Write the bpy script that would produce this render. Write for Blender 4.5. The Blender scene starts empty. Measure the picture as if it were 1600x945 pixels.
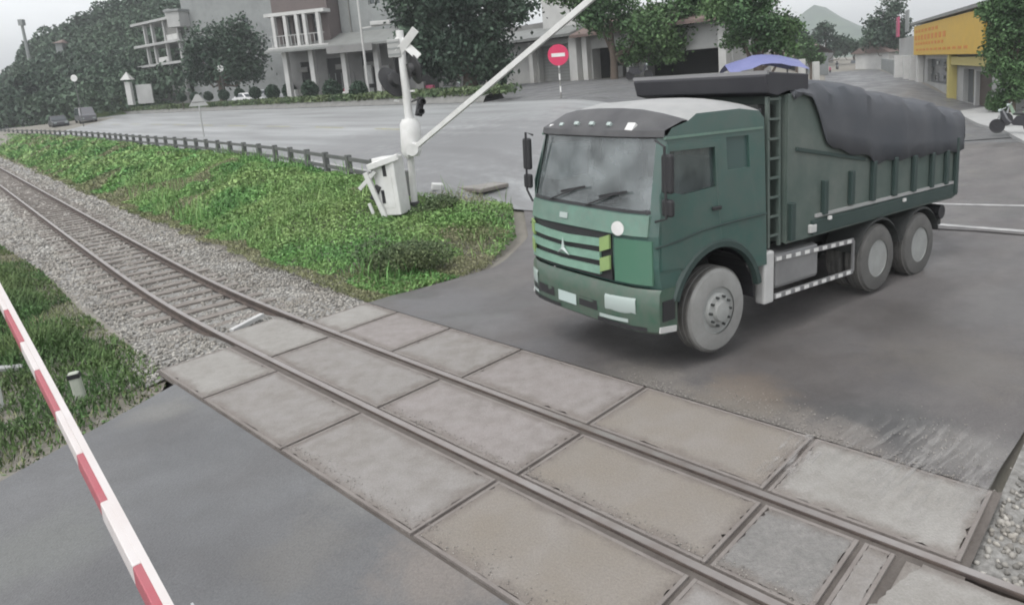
import bpy, bmesh, math, random
import numpy as np
from mathutils import Vector, Matrix
from mathutils.geometry import tessellate_polygon

random.seed(7)
RNG = np.random.default_rng(11)
sc = bpy.context.scene
COL = sc.collection

# ------------------------------------------------------------------ camera
FPX, PITCH, HCAM, ROLL, CXP, CYP = 1087.2324, .1821, 3.5891, .0708, 897.9, 315.18
_cp, _sp, _cr, _sr = math.cos(PITCH), math.sin(PITCH), math.cos(ROLL), math.sin(ROLL)
cam_d = bpy.data.cameras.new("camera")
cam = bpy.data.objects.new("camera", cam_d)
COL.objects.link(cam)
_R0, _U0, _F0 = Vector((1, 0, 0)), Vector((0, _sp, _cp)), Vector((0, _cp, -_sp))
_R, _U = _R0 * _cr - _U0 * _sr, _R0 * _sr + _U0 * _cr
_m = Matrix((_R, _U, -_F0)).transposed().to_4x4()
_m.translation = Vector((0, 0, HCAM))
cam.matrix_world = _m
cam_d.sensor_width = 36
cam_d.lens = 36 * FPX / 1600
cam_d.shift_x = -(CXP - 800) / 1600
cam_d.shift_y = -(472.5 - CYP) / 1600
cam_d.clip_start = .1
cam_d.clip_end = 4000
sc.camera = cam

# ------------------------------------------------------------------ light
SUN_EL, SUN_AZ = math.radians(62), math.radians(215)   # azimuth measured from +Y towards +X
world = bpy.data.worlds.new("World")
sc.world = world
world.use_nodes = True
wn, wl = world.node_tree.nodes, world.node_tree.links
wn.clear()
sky = wn.new("ShaderNodeTexSky")
sky.sky_type = 'NISHITA'
sky.sun_disc = False
sky.sun_elevation = SUN_EL
sky.sun_rotation = SUN_AZ
sky.air_density = 1.0
sky.dust_density = 2.0
sky.ozone_density = 1.0
hs = wn.new("ShaderNodeHueSaturation")
hs.inputs['Saturation'].default_value = .12
bgn = wn.new("ShaderNodeBackground")
bgn.inputs['Strength'].default_value = .15
wo = wn.new("ShaderNodeOutputWorld")
wl.new(sky.outputs[0], hs.inputs['Color'])
cl_c = wn.new("ShaderNodeTexCoord"); cl_n = wn.new("ShaderNodeTexNoise")
cl_n.inputs['Scale'].default_value = 2.2; cl_n.inputs['Detail'].default_value = 5
cl_m = wn.new("ShaderNodeMapping"); cl_m.inputs['Scale'].default_value = (1, 1, 3.5)
cl_r = wn.new("ShaderNodeMapRange"); cl_r.inputs[1].default_value = .3; cl_r.inputs[2].default_value = .7; cl_r.inputs[3].default_value = .9; cl_r.inputs[4].default_value = 1.14
cl_h = wn.new("ShaderNodeHueSaturation")
wl.new(cl_c.outputs['Generated'], cl_m.inputs['Vector']); wl.new(cl_m.outputs[0], cl_n.inputs['Vector'])
wl.new(cl_n.outputs['Fac'], cl_r.inputs[0]); wl.new(cl_r.outputs[0], cl_h.inputs['Value'])
wl.new(hs.outputs[0], cl_h.inputs['Color']); wl.new(cl_h.outputs[0], bgn.inputs['Color'])
wl.new(bgn.outputs[0], wo.inputs['Surface'])
sun_d = bpy.data.lights.new("sun", 'SUN')
sun_d.energy = .5
sun_d.angle = math.radians(25)
sun_d.color = (1.0, .97, .93)
sun = bpy.data.objects.new("sun", sun_d)
COL.objects.link(sun)
_sd = Vector((math.sin(SUN_AZ) * math.cos(SUN_EL), math.cos(SUN_AZ) * math.cos(SUN_EL), math.sin(SUN_EL)))
sun.rotation_euler = (-_sd).to_track_quat('-Z', 'Y').to_euler()
sun.location = _sd * 60
sc.view_settings.view_transform = 'Standard'
sc.view_settings.look = 'None'
sc.view_settings.exposure = 1.1
sc.view_settings.gamma = 1.0
sc.view_settings.use_curve_mapping = False

# ------------------------------------------------------------------ coordinates
def ray(px, py):
    X = (px - CXP) / FPX; Y = -(py - CYP) / FPX
    x, y = X * _cr + Y * _sr, -X * _sr + Y * _cr
    return np.array([x, _cp + y * _sp, -_sp + y * _cp])
def at_z(px, py, z):
    d = ray(px, py); t = (z - HCAM) / d[2]
    return Vector((d[0] * t, d[1] * t, z))
def at_y(px, py, Y):
    d = ray(px, py); t = Y / d[1]
    return Vector((d[0] * t, Y, HCAM + d[2] * t))
TH = -.7376
OX, OY = -2.0674, 7.0
LD = np.array([math.cos(TH), math.sin(TH)]); LN = np.array([-LD[1], LD[0]])
def W(s, q, z=0.0):
    return Vector((OX + s * LD[0] + q * LN[0], OY + s * LD[1] + q * LN[1], z))
def sq(x, y):
    x = np.asarray(x) - OX; y = np.asarray(y) - OY
    return x * LD[0] + y * LD[1], x * LN[0] + y * LN[1]
def track(s):
    t = np.asarray(s, float) + 7.0
    return .044 * (np.sqrt(t * t + 9) - t) * np.where(t < 30, 1, 1)
_gs = np.array([-400, -160, -111, -94.6, -75.7, -61.3, -47.6, -35.9, -22.9, -14.8, -12.0, -9.6, -6.5, -2., 3., 60, 300])
_gq = np.array([18, 16, 15.2, 15.2, 14.4, 13.3, 12.0, 11.1, 9.6, 8.1, 7.6, 7.3, 9.3, 11., 11.8, 12., 12.])
def guard(s): return np.interp(s, _gs, _gq)
def sstep(a, b, x):
    t = np.clip((np.asarray(x, float) - a) / (b - a), 0, 1)
    return t * t * (3 - 2 * t)
def HR(x, y):
    """Height of the made ground (road level) at a world position."""
    s, q = sq(x, y)
    dip = -.2 * sstep(1.4, 6, q) * sstep(-3, 0, -q * 0 + 0.0)
    dip = -.2 * sstep(1.4, 6, q)
    e = .85 * sstep(track(s) + 2.4, guard(s), q) * sstep(-5, -12.5, s)
    w = ((np.asarray(y) - 30) * 27 - (np.asarray(x) - 9) * 68) / 73.2
    b2 = sstep(-1, 11, w)
    u = q - guard(s)
    sl = np.interp(u, [-1, 0, 13, 25, 40, 300], [0, 0, 1.55, 2.35, 2.6, 2.6])
    return dip + e + sl * b2
def hr(x, y): return float(HR(x, y))
def ground_at(px, py):
    z = 0.
    for _ in range(40):
        p = at_z(px, py, z) if (z < HCAM - .05) else at_z(px, py, HCAM - .05)
        z = .5 * z + .5 * hr(p.x, p.y)
    return p

# ------------------------------------------------------------------ tags
def tag(o, label=None, cat=None, group=None, kind=None):
    if label: o['label'] = label
    if cat: o['category'] = cat
    if group: o['group'] = group
    if kind: o['kind'] = kind
    return o
def empty(name, loc=(0, 0, 0), rot=(0, 0, 0)):
    o = bpy.data.objects.new(name, None); COL.objects.link(o)
    o.location = loc; o.rotation_euler = rot; o.empty_display_size = .2
    return o
def copy_tree(o, parent=None):
    c = o.copy(); COL.objects.link(c)
    if parent is not None: c.parent = parent
    for ch in list(o.children): copy_tree(ch, c)
    return c

# ------------------------------------------------------------------ materials
def mat(name, col, rough=.7, metal=0., col2=None, scale=3., amt=.5, bump=0., bscale=20., spec=.5, island=0.,
        detail=6., col3=None, scale3=1., amt3=.5, alpha=None, trans=0., coat=0., contrast=(.35, .65), emit=None, stretch=None, world=False, spots=(), grain=0., edge=None, wet=None):
    m = bpy.data.materials.new(name); m.use_nodes = True
    n, l = m.node_tree.nodes, m.node_tree.links
    b = n['Principled BSDF']
    b.inputs['Base Color'].default_value = (*col, 1)
    b.inputs['Roughness'].default_value = rough
    b.inputs['Metallic'].default_value = metal
    b.inputs['Specular IOR Level'].default_value = spec
    if coat: b.inputs['Coat Weight'].default_value = coat; b.inputs['Coat Roughness'].default_value = .15
    if emit: b.inputs['Emission Color'].default_value = (*emit, 1); b.inputs['Emission Strength'].default_value = 1
    tc = n.new('ShaderNodeTexCoord')
    class _T: pass
    if world:
        gp = n.new('ShaderNodeNewGeometry'); tc = _T(); tc.outputs = {'Object': gp.outputs['Position']}
    cur = None
    def layer(prev, c_to, sca, am, det, con):
        t = n.new('ShaderNodeTexNoise'); t.inputs['Scale'].default_value = sca; t.inputs['Detail'].default_value = det
        t.inputs['Roughness'].default_value = .6
        if stretch:
            mp_ = n.new('ShaderNodeMapping'); mp_.vector_type = 'TEXTURE'; mp_.inputs['Rotation'].default_value = (0, 0, stretch[0]); mp_.inputs['Scale'].default_value = (stretch[1], 1, 1)
            l.new(tc.outputs['Object'], mp_.inputs['Vector']); l.new(mp_.outputs[0], t.inputs['Vector'])
        else:
            l.new(tc.outputs['Object'], t.inputs['Vector'])
        r = n.new('ShaderNodeMapRange'); r.inputs[1].default_value = con[0]; r.inputs[2].default_value = con[1]
        r.inputs[3].default_value = 0; r.inputs[4].default_value = am
        l.new(t.outputs['Fac'], r.inputs[0])
        mx = n.new('ShaderNodeMix'); mx.data_type = 'RGBA'
        l.new(r.outputs[0], mx.inputs['Factor'])
        if prev is None: mx.inputs[6].default_value = (*col, 1)
        else: l.new(prev, mx.inputs[6])
        mx.inputs[7].default_value = (*c_to, 1)
        return mx.outputs[2]
    if col2: cur = layer(cur, col2, scale, amt, detail, contrast)
    if col3: cur = layer(cur, col3, scale3, amt3, 8, contrast)
    if edge:
        t2 = n.new('ShaderNodeTexCoord'); sp3 = n.new('ShaderNodeSeparateXYZ'); l.new(t2.outputs['Generated'], sp3.inputs[0])
        ms = []
        for ax_ in (0, 1):
            a1 = n.new('ShaderNodeMath'); a1.operation = 'SUBTRACT'; a1.inputs[0].default_value = 1; l.new(sp3.outputs[ax_], a1.inputs[1])
            a2 = n.new('ShaderNodeMath'); a2.operation = 'MINIMUM'; l.new(sp3.outputs[ax_], a2.inputs[0]); l.new(a1.outputs[0], a2.inputs[1]); ms.append(a2)
        sc2 = n.new('ShaderNodeMath'); sc2.operation = 'MULTIPLY'; sc2.inputs[1].default_value = 2.0; l.new(ms[0].outputs[0], sc2.inputs[0])
        mn = n.new('ShaderNodeMath'); mn.operation = 'MINIMUM'; l.new(sc2.outputs[0], mn.inputs[0]); l.new(ms[1].outputs[0], mn.inputs[1])
        en = n.new('ShaderNodeTexNoise'); en.inputs['Scale'].default_value = 4; en.inputs['Detail'].default_value = 9; en.inputs['Roughness'].default_value = .7; l.new(tc.outputs['Object'], en.inputs['Vector'])
        ea = n.new('ShaderNodeMath'); ea.operation = 'MULTIPLY_ADD'; ea.inputs[1].default_value = -.34; l.new(en.outputs['Fac'], ea.inputs[0]); ea.inputs[2].default_value = .17
        eb = n.new('ShaderNodeMath'); eb.operation = 'ADD'; l.new(mn.outputs[0], eb.inputs[0]); l.new(ea.outputs[0], eb.inputs[1])
        er = n.new('ShaderNodeMapRange'); er.interpolation_type = 'SMOOTHSTEP'; er.inputs[1].default_value = .14; er.inputs[2].default_value = .0; er.inputs[3].default_value = 0; er.inputs[4].default_value = .75; l.new(eb.outputs[0], er.inputs[0])
        mx = n.new('ShaderNodeMix'); mx.data_type = 'RGBA'; l.new(er.outputs[0], mx.inputs['Factor'])
        if cur is None: mx.inputs[6].default_value = (*col, 1)
        else: l.new(cur, mx.inputs[6])
        mx.inputs[7].default_value = (*edge, 1); cur = mx.outputs[2]
    for (sx_, sy_, sr, sc_col, sa) in spots:
        vm = n.new('ShaderNodeVectorMath'); vm.operation = 'DISTANCE'; vm.inputs[1].default_value = (sx_, sy_, 0)
        l.new(tc.outputs['Object'], vm.inputs[0])
        nt = n.new('ShaderNodeTexNoise'); nt.inputs['Scale'].default_value = 2.2; nt.inputs['Detail'].default_value = 9; nt.inputs['Roughness'].default_value = .65
        l.new(tc.outputs['Object'], nt.inputs['Vector'])
        md = n.new('ShaderNodeMath'); md.operation = 'MULTIPLY_ADD'; md.inputs[1].default_value = -1.7 * sr; md.inputs[2].default_value = .85 * sr
        l.new(nt.outputs['Fac'], md.inputs[0])
        ad = n.new('ShaderNodeMath'); ad.operation = 'ADD'; l.new(vm.outputs['Value'], ad.inputs[0]); l.new(md.outputs[0], ad.inputs[1])
        mr_ = n.new('ShaderNodeMapRange'); mr_.interpolation_type = 'SMOOTHSTEP'
        mr_.inputs[1].default_value = sr; mr_.inputs[2].default_value = sr * .25; mr_.inputs[3].default_value = 0; mr_.inputs[4].default_value = sa
        l.new(ad.outputs[0], mr_.inputs[0])
        mx = n.new('ShaderNodeMix'); mx.data_type = 'RGBA'; l.new(mr_.outputs[0], mx.inputs['Factor'])
        if cur is None: mx.inputs[6].default_value = (*col, 1)
        else: l.new(cur, mx.inputs[6])
        mx.inputs[7].default_value = (*sc_col, 1); cur = mx.outputs[2]
    if grain:
        ng = n.new('ShaderNodeTexNoise'); ng.inputs['Scale'].default_value = 45; ng.inputs['Detail'].default_value = 4; ng.inputs['Roughness'].default_value = .8
        l.new(tc.outputs['Object'], ng.inputs['Vector'])
        rg = n.new('ShaderNodeMapRange'); rg.inputs[1].default_value = .3; rg.inputs[2].default_value = .7; rg.inputs[3].default_value = 1 - grain; rg.inputs[4].default_value = 1 + grain
        l.new(ng.outputs['Fac'], rg.inputs[0])
        hg_ = n.new('ShaderNodeHueSaturation'); l.new(rg.outputs[0], hg_.inputs['Value'])
        if cur is None: hg_.inputs['Color'].default_value = (*col, 1)
        else: l.new(cur, hg_.inputs['Color'])
        cur = hg_.outputs[0]
    if island:
        g = n.new('ShaderNodeNewGeometry')
        r = n.new('ShaderNodeMapRange'); r.inputs[3].default_value = 1 - island; r.inputs[4].default_value = 1 + island
        l.new(g.outputs['Random Per Island'], r.inputs[0])
        h = n.new('ShaderNodeHueSaturation')
        l.new(r.outputs[0], h.inputs['Value'])
        if cur is None: h.inputs['Color'].default_value = (*col, 1)
        else: l.new(cur, h.inputs['Color'])
        cur = h.outputs[0]
    if cur is not None: l.new(cur, b.inputs['Base Color'])
    if wet:
        wn_ = n.new('ShaderNodeTexNoise'); wn_.inputs['Scale'].default_value = .7; wn_.inputs['Detail'].default_value = 6; l.new(tc.outputs['Object'], wn_.inputs['Vector'])
        wr = n.new('ShaderNodeMapRange'); wr.inputs[1].default_value = .38; wr.inputs[2].default_value = .62; wr.inputs[3].default_value = wet[0]; wr.inputs[4].default_value = wet[1]
        l.new(wn_.outputs['Fac'], wr.inputs[0]); l.new(wr.outputs[0], b.inputs['Roughness'])
    if bump:
        t = n.new('ShaderNodeTexNoise'); t.inputs['Scale'].default_value = bscale; t.inputs['Detail'].default_value = 8
        l.new(tc.outputs['Object'], t.inputs['Vector'])
        bp = n.new('ShaderNodeBump'); bp.inputs['Strength'].default_value = bump; bp.inputs['Distance'].default_value = .02
        l.new(t.outputs['Fac'], bp.inputs['Height']); l.new(bp.outputs[0], b.inputs['Normal'])
    if trans:
        b.inputs['Alpha'].default_value = 1 - trans
    return m

M = {}
M['dirt'] = mat('dirt', (.2, .185, .165), .95, col2=(.1, .11, .07), scale=.5, col3=(.27, .25, .22), scale3=3, bump=.6, bscale=8)
M['bed'] = mat('bed', (.085, .074, .066), .95, col2=(.17, .152, .137), scale=3, bump=.5, bscale=30)
def spot_at(px, py, r, c, a):
    p = at_z(px, py, 0); return (p.x, p.y, r, c, a)
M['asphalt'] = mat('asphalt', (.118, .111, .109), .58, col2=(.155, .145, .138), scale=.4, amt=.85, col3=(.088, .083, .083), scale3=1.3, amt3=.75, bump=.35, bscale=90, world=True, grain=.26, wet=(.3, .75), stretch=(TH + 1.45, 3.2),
    spots=[spot_at(1390, 655, .95, (.075, .075, .075), .85), spot_at(1150, 630, .9, (.2, .18, .155), .75), spot_at(1010, 585, .8, (.2, .185, .165), .6), spot_at(1290, 690, .7, (.22, .2, .18), .7), spot_at(860, 540, .8, (.09, .088, .092), .6), spot_at(1500, 690, .6, (.2, .19, .18), .7), spot_at(1250, 560, 1.3, (.1, .09, .085), .5), spot_at(700, 470, 1.4, (.15, .15, .155), .6), spot_at(1500, 540, 1.5, (.15, .135, .12), .5), spot_at(1180, 600, .7, (.16, .13, .105), .6), spot_at(1400, 480, 1.2, (.085, .078, .074), .5), spot_at(770, 500, .8, (.17, .168, .17), .5)])  # the pale bluish spots are sky sheen put into the colour
M['asphalt_pale'] = mat('asphalt_pale', (.122, .124, .128), .62, col2=(.152, .155, .155), scale=.3, amt=.85, col3=(.1, .098, .098), scale3=1.3, amt3=.65, bump=.3, bscale=60, world=True, grain=.2, wet=(.38, .75),
    spots=[spot_at(700, 880, .75, (.19, .165, .145), .7), spot_at(560, 770, .5, (.165, .165, .16), .6), spot_at(330, 690, .9, (.105, .107, .11), .6), spot_at(180, 900, .6, (.09, .09, .092), .6), spot_at(60, 850, .8, (.14, .145, .135), .6), spot_at(470, 860, .6, (.145, .14, .13), .5), spot_at(250, 640, .5, (.17, .165, .15), .6)])
M['highway'] = mat('highway', (.25, .26, .26), .5, col2=(.36, .37, .37), scale=.35, amt=.9, col3=(.16, .16, .16), scale3=1.1, amt3=.75, bump=.2, bscale=40, stretch=(-.80, 14), world=True, spots=[(-3.0, 26.0, 9.0, (.15, .15, .152), .75), (-9, 32, 6.0, (.17, .17, .172), .5)])  # sky gloss and haze put into the pale colour; spots darken the near end
M['slab'] = mat('slab', (.22, .207, .195), .85, col2=(.175, .158, .14), scale=.9, amt=.75, col3=(.28, .268, .258), scale3=5, amt3=.55, bump=.35, bscale=60, world=True, grain=.14, edge=(.15, .13, .115))
M['slab_tan'] = mat('slab_tan', (.205, .186, .163), .85, col2=(.24, .222, .205), scale=.9, amt=.8, col3=(.2, .175, .145), scale3=1.6, amt3=.7, bump=.4, bscale=60, world=True, grain=.14, edge=(.15, .13, .115))
M['slab_rose'] = mat('slab_rose', (.225, .202, .193), .85, col2=(.19, .172, .16), scale=1.1, amt=.8, col3=(.3, .28, .27), scale3=6, amt3=.5, bump=.35, bscale=60, world=True, grain=.14, edge=(.15, .13, .115))
M['slab_pitted'] = mat('slab_pitted', (.2, .195, .185), .9, col2=(.25, .24, .228), scale=3, amt=.8, col3=(.14, .135, .13), scale3=18, amt3=.6, bump=.7, bscale=70, world=True, grain=.14, edge=(.15, .13, .115))
M['slab_pale'] = mat('slab_pale', (.27, .26, .243), .85, col2=(.19, .178, .16), scale=1.2, amt=.7, col3=(.33, .32, .3), scale3=7, amt3=.4, bump=.4, bscale=50, world=True, grain=.14, edge=(.15, .13, .115))
M['slab_frame'] = mat('slab_frame', (.175, .155, .142), .8, col2=(.22, .2, .185), scale=3, amt=.9, bump=.4, bscale=50, world=True)
M['rail_top'] = mat('rail_top', (.36, .335, .32), .38, metal=.55, col2=(.25, .21, .19), scale=3, amt=.6)
M['rail'] = mat('rail', (.06, .047, .042), .85, col2=(.11, .085, .07), scale=6, amt=.7, bump=.3)
M['sleeper'] = mat('sleeper', (.23, .21, .19), .9, col2=(.15, .13, .115), scale=3, amt=.8, bump=.4, bscale=30, world=True, grain=.14)
M['ballast'] = mat('ballast', (.3, .295, .28), .95, col2=(.14, .135, .125), scale=14, amt=.9, bump=1., bscale=25)
M['stone'] = mat('stone', (.325, .315, .292), .9, island=.5, col2=(.19, .17, .142), scale=1.2, amt=.7)
def leafmat(name, col, col2, col3, isl=.45, s2=.8, s3=.35):
    m = mat(name, col, .6, col2=col2, scale=s2, amt=.9, col3=col3, scale3=s3, amt3=.85, island=isl, spec=.25, contrast=(.4, .6))
    return m
M['grass'] = leafmat('grass', (.15, .30, .09), (.085, .21, .065), (.22, .31, .115))
M['grass_dry'] = leafmat('grass_dry', (.2, .215, .11), (.13, .165, .07), (.26, .25, .16))
M['grass_dark'] = leafmat('grass_dark', (.08, .16, .05), (.05, .11, .038), (.14, .175, .07))
M['bush'] = leafmat('bush', (.08, .125, .06), (.05, .085, .042), (.13, .16, .075))
M['leaf'] = leafmat('leaf', (.065, .125, .05), (.04, .085, .04), (.10, .17, .065), s2=.5, s3=.25)
M['leaf_dark'] = leafmat('leaf_dark', (.042, .072, .048), (.028, .048, .035), (.06, .095, .06), s2=.4, s3=.2)
M['leaf_far'] = leafmat('leaf_far', (.055, .092, .06), (.038, .064, .046), (.078, .118, .075), s2=.12, s3=.05)
M['bark'] = mat('bark', (.12, .095, .075), .95, col2=(.07, .055, .045), scale=6, bump=.6)
M['white'] = mat('white', (.68, .68, .665), .5, col2=(.5, .495, .47), scale=3, amt=.5)
M['white_arm'] = mat('white_arm', (.58, .55, .54), .5, col2=(.5, .44, .42), scale=2, amt=.5)
M['red_arm'] = mat('red_arm', (.36, .085, .105), .55, col2=(.34, .15, .16), scale=3)
M['black'] = mat('black', (.02, .02, .022), .5)
M['black_metal'] = mat('black_metal', (.028, .028, .03), .55, col2=(.05, .05, .05), scale=6)
M['concrete_grey'] = mat('concrete_grey', (.2, .2, .19), .9, col2=(.12, .12, .11), scale=2, bump=.3)
M['concrete_dark'] = mat('concrete_dark', (.11, .115, .11), .9, col2=(.065, .07, .065), scale=2, bump=.3)
M['sign_red'] = mat('sign_red', (.55, .03, .1), .5)
M['steel'] = mat('steel', (.42, .44, .44), .5, metal=.4)
# houses
M['plaster_grey'] = mat('plaster_grey', (.24, .255, .25), .9, col2=(.18, .19, .187), scale=.4, amt=.8, col3=(.3, .31, .305), scale3=1.3, amt3=.4)
M['plaster_dark'] = mat('plaster_dark', (.22, .22, .215), .9, col2=(.16, .16, .155), scale=.4, amt=.8)
M['plaster_white'] = mat('plaster_white', (.52, .52, .505), .85, col2=(.4, .4, .385), scale=.8, amt=.7)
M['plaster_pale'] = mat('plaster_pale', (.38, .385, .375), .85, col2=(.29, .29, .285), scale=.6, amt=.7)
M['brown_wall'] = mat('brown_wall', (.13, .108, .104), .9, col2=(.1, .085, .08), scale=1)
M['tile_roof'] = mat('tile_roof', (.17, .125, .11), .9, col2=(.11, .085, .08), scale=2, bump=.6, bscale=6)
M['tin_roof'] = mat('tin_roof', (.22, .23, .22), .6, col2=(.15, .15, .145), scale=1, metal=.2)
M['shutter'] = mat('shutter', (.26, .27, .265), .6, col2=(.2, .2, .2), scale=1)
M['dark_in'] = mat('dark_in', (.035, .035, .035), .9)  # near-black sheets painted for the darkness inside open rooms
M['glass_dark'] = mat('glass_dark', (.05, .06, .065), .12, spec=.6)
M['wood_dark'] = mat('wood_dark', (.06, .045, .035), .7)
M['yellow'] = mat('yellow', (.6, .38, .05), .6, col2=(.5, .33, .06), scale=1.5, amt=.6)
M['orange'] = mat('orange', (.55, .2, .02), .6)
M['purple_red'] = mat('purple_red', (.35, .06, .12), .6)
M['tarp_blue'] = mat('tarp_blue', (.14, .155, .32), .6, col2=(.2, .21, .38), scale=1.5)
M['green_tint'] = mat('green_tint', (.2, .27, .2), .8)
# vehicle
M['tr_green'] = mat('tr_green', (.035, .09, .076), .36, col2=(.06, .105, .092), scale=1.4, amt=.8, col3=(.085, .1, .09), scale3=5, amt3=.35, coat=.25)
M['tr_green_low'] = mat('tr_green_low', (.032, .092, .06), .45, col2=(.07, .095, .072), scale=2.5, amt=.85, col3=(.11, .11, .098), scale3=7, amt3=.4, coat=.3)
M['tr_green_light'] = mat('tr_green_light', (.125, .235, .185), .42, coat=.2, col2=(.10, .165, .135), scale=3, amt=.8, col3=(.16, .2, .17), scale3=9, amt3=.4)
M['tr_bar'] = mat('tr_bar', (.2, .34, .265), .4, col2=(.14, .24, .19), scale=5, amt=.6)
M['tr_green_corner'] = mat('tr_green_corner', (.06, .16, .105), .4, col2=(.085, .165, .12), scale=2, coat=.3)
M['tr_lime'] = mat('tr_lime', (.25, .36, .13), .5, col2=(.2, .28, .13), scale=6)
M['tr_body'] = mat('tr_body', (.07, .1, .087), .65, col2=(.135, .152, .137), scale=1.1, amt=.8, col3=(.055, .08, .07), scale3=3, amt3=.4)
M['tr_rib'] = mat('tr_rib', (.022, .042, .038), .6, col2=(.038, .058, .052), scale=3)
M['dust_glint'] = mat('dust_glint', (.34, .34, .335), .8, col2=(.26, .27, .265), scale=2, amt=.7)
M['visor'] = mat('visor', (.055, .055, .058), .6, col2=(.12, .12, .12), scale=2)
M['guard_black'] = mat('guard_black', (.028, .028, .034), .7, col2=(.05, .05, .055), scale=2)
M['tarp'] = mat('tarp', (.06, .066, .076), .75, col2=(.085, .088, .096), scale=1.2, amt=.7, bump=.25, bscale=5)
M['tyre_tread'] = mat('tyre_tread', (.075, .074, .07), .95, col2=(.14, .135, .125), scale=6, amt=.8)
M['tyre'] = mat('tyre', (.12, .118, .112), .9, col2=(.075, .074, .07), scale=3, amt=.8)
M['tyre_dusty'] = mat('tyre_dusty', (.27, .272, .262), .9, col2=(.19, .188, .18), scale=3, amt=.8)
M['rim'] = mat('rim', (.3, .31, .3), .7, col2=(.2, .2, .19), scale=4)
M['chassis'] = mat('chassis', (.03, .034, .033), .8, col2=(.05, .05, .048), scale=3)
M['tank'] = mat('tank', (.3, .3, .3), .5, metal=.5, col2=(.2, .2, .2), scale=3)
M['light_grey'] = mat('light_grey', (.5, .5, .49), .65, col2=(.36, .36, .35), scale=3)
M['lens'] = mat('lens', (.36, .42, .40), .15, spec=.7)
M['lens_red'] = mat('lens_red', (.3, .03, .03), .3)
M['plate'] = mat('plate', (.42, .5, .48), .5)
M['seat'] = mat('seat', (.05, .05, .055), .8)
def glass_mat(name, tint, dust_sheen, al):
    m = mat(name, dust_sheen, .12, spec=.8)  # grey film: dirt on the glass plus sky reflection put into its colour
    n, l = m.node_tree.nodes, m.node_tree.links
    b = n['Principled BSDF']
    tr = n.new('ShaderNodeBsdfTransparent'); tr.inputs[0].default_value = (*tint, 1)
    gl = n.new('ShaderNodeBsdfGlossy'); gl.inputs['Roughness'].default_value = .06
    fr = n.new('ShaderNodeFresnel'); fr.inputs[0].default_value = 1.55
    tcg = n.new('ShaderNodeTexCoord'); ngl = n.new('ShaderNodeTexNoise'); ngl.inputs['Scale'].default_value = 2.3; ngl.inputs['Detail'].default_value = 6; l.new(tcg.outputs['Object'], ngl.inputs['Vector'])
    rgl = n.new('ShaderNodeMapRange'); rgl.inputs[1].default_value = .3; rgl.inputs[2].default_value = .7; rgl.inputs[3].default_value = al * .35; rgl.inputs[4].default_value = al * 1.6; l.new(ngl.outputs['Fac'], rgl.inputs[0])
    mx = n.new('ShaderNodeMixShader'); mx.inputs[0].default_value = al
    mx2 = n.new('ShaderNodeMixShader')
    out = n['Material Output']
    l.new(tr.outputs[0], mx.inputs[1]); l.new(b.outputs[0], mx.inputs[2])
    l.new(rgl.outputs[0], mx.inputs[0]); l.new(fr.outputs[0], mx2.inputs[0]); l.new(mx.outputs[0], mx2.inputs[1]); l.new(gl.outputs[0], mx2.inputs[2])
    l.new(mx2.outputs[0], out.inputs['Surface'])
    return m
M['windshield'] = glass_mat('windshield', (.6, .68, .68), (.30, .34, .345), .36)
M['rear_glass'] = mat('rear_glass', (.05, .085, .08), .2)
M['side_glass'] = glass_mat('side_glass', (.3, .36, .36), (.09, .12, .12), .55)
for k, c in {'car_dark': (.03, .03, .035), 'car_silver': (.42, .43, .44), 'car_white': (.65, .65, .65), 'car_grey': (.12, .12, .13)}.items():
    M[k] = mat(k, c, .35, coat=.4, metal=.1)

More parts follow.
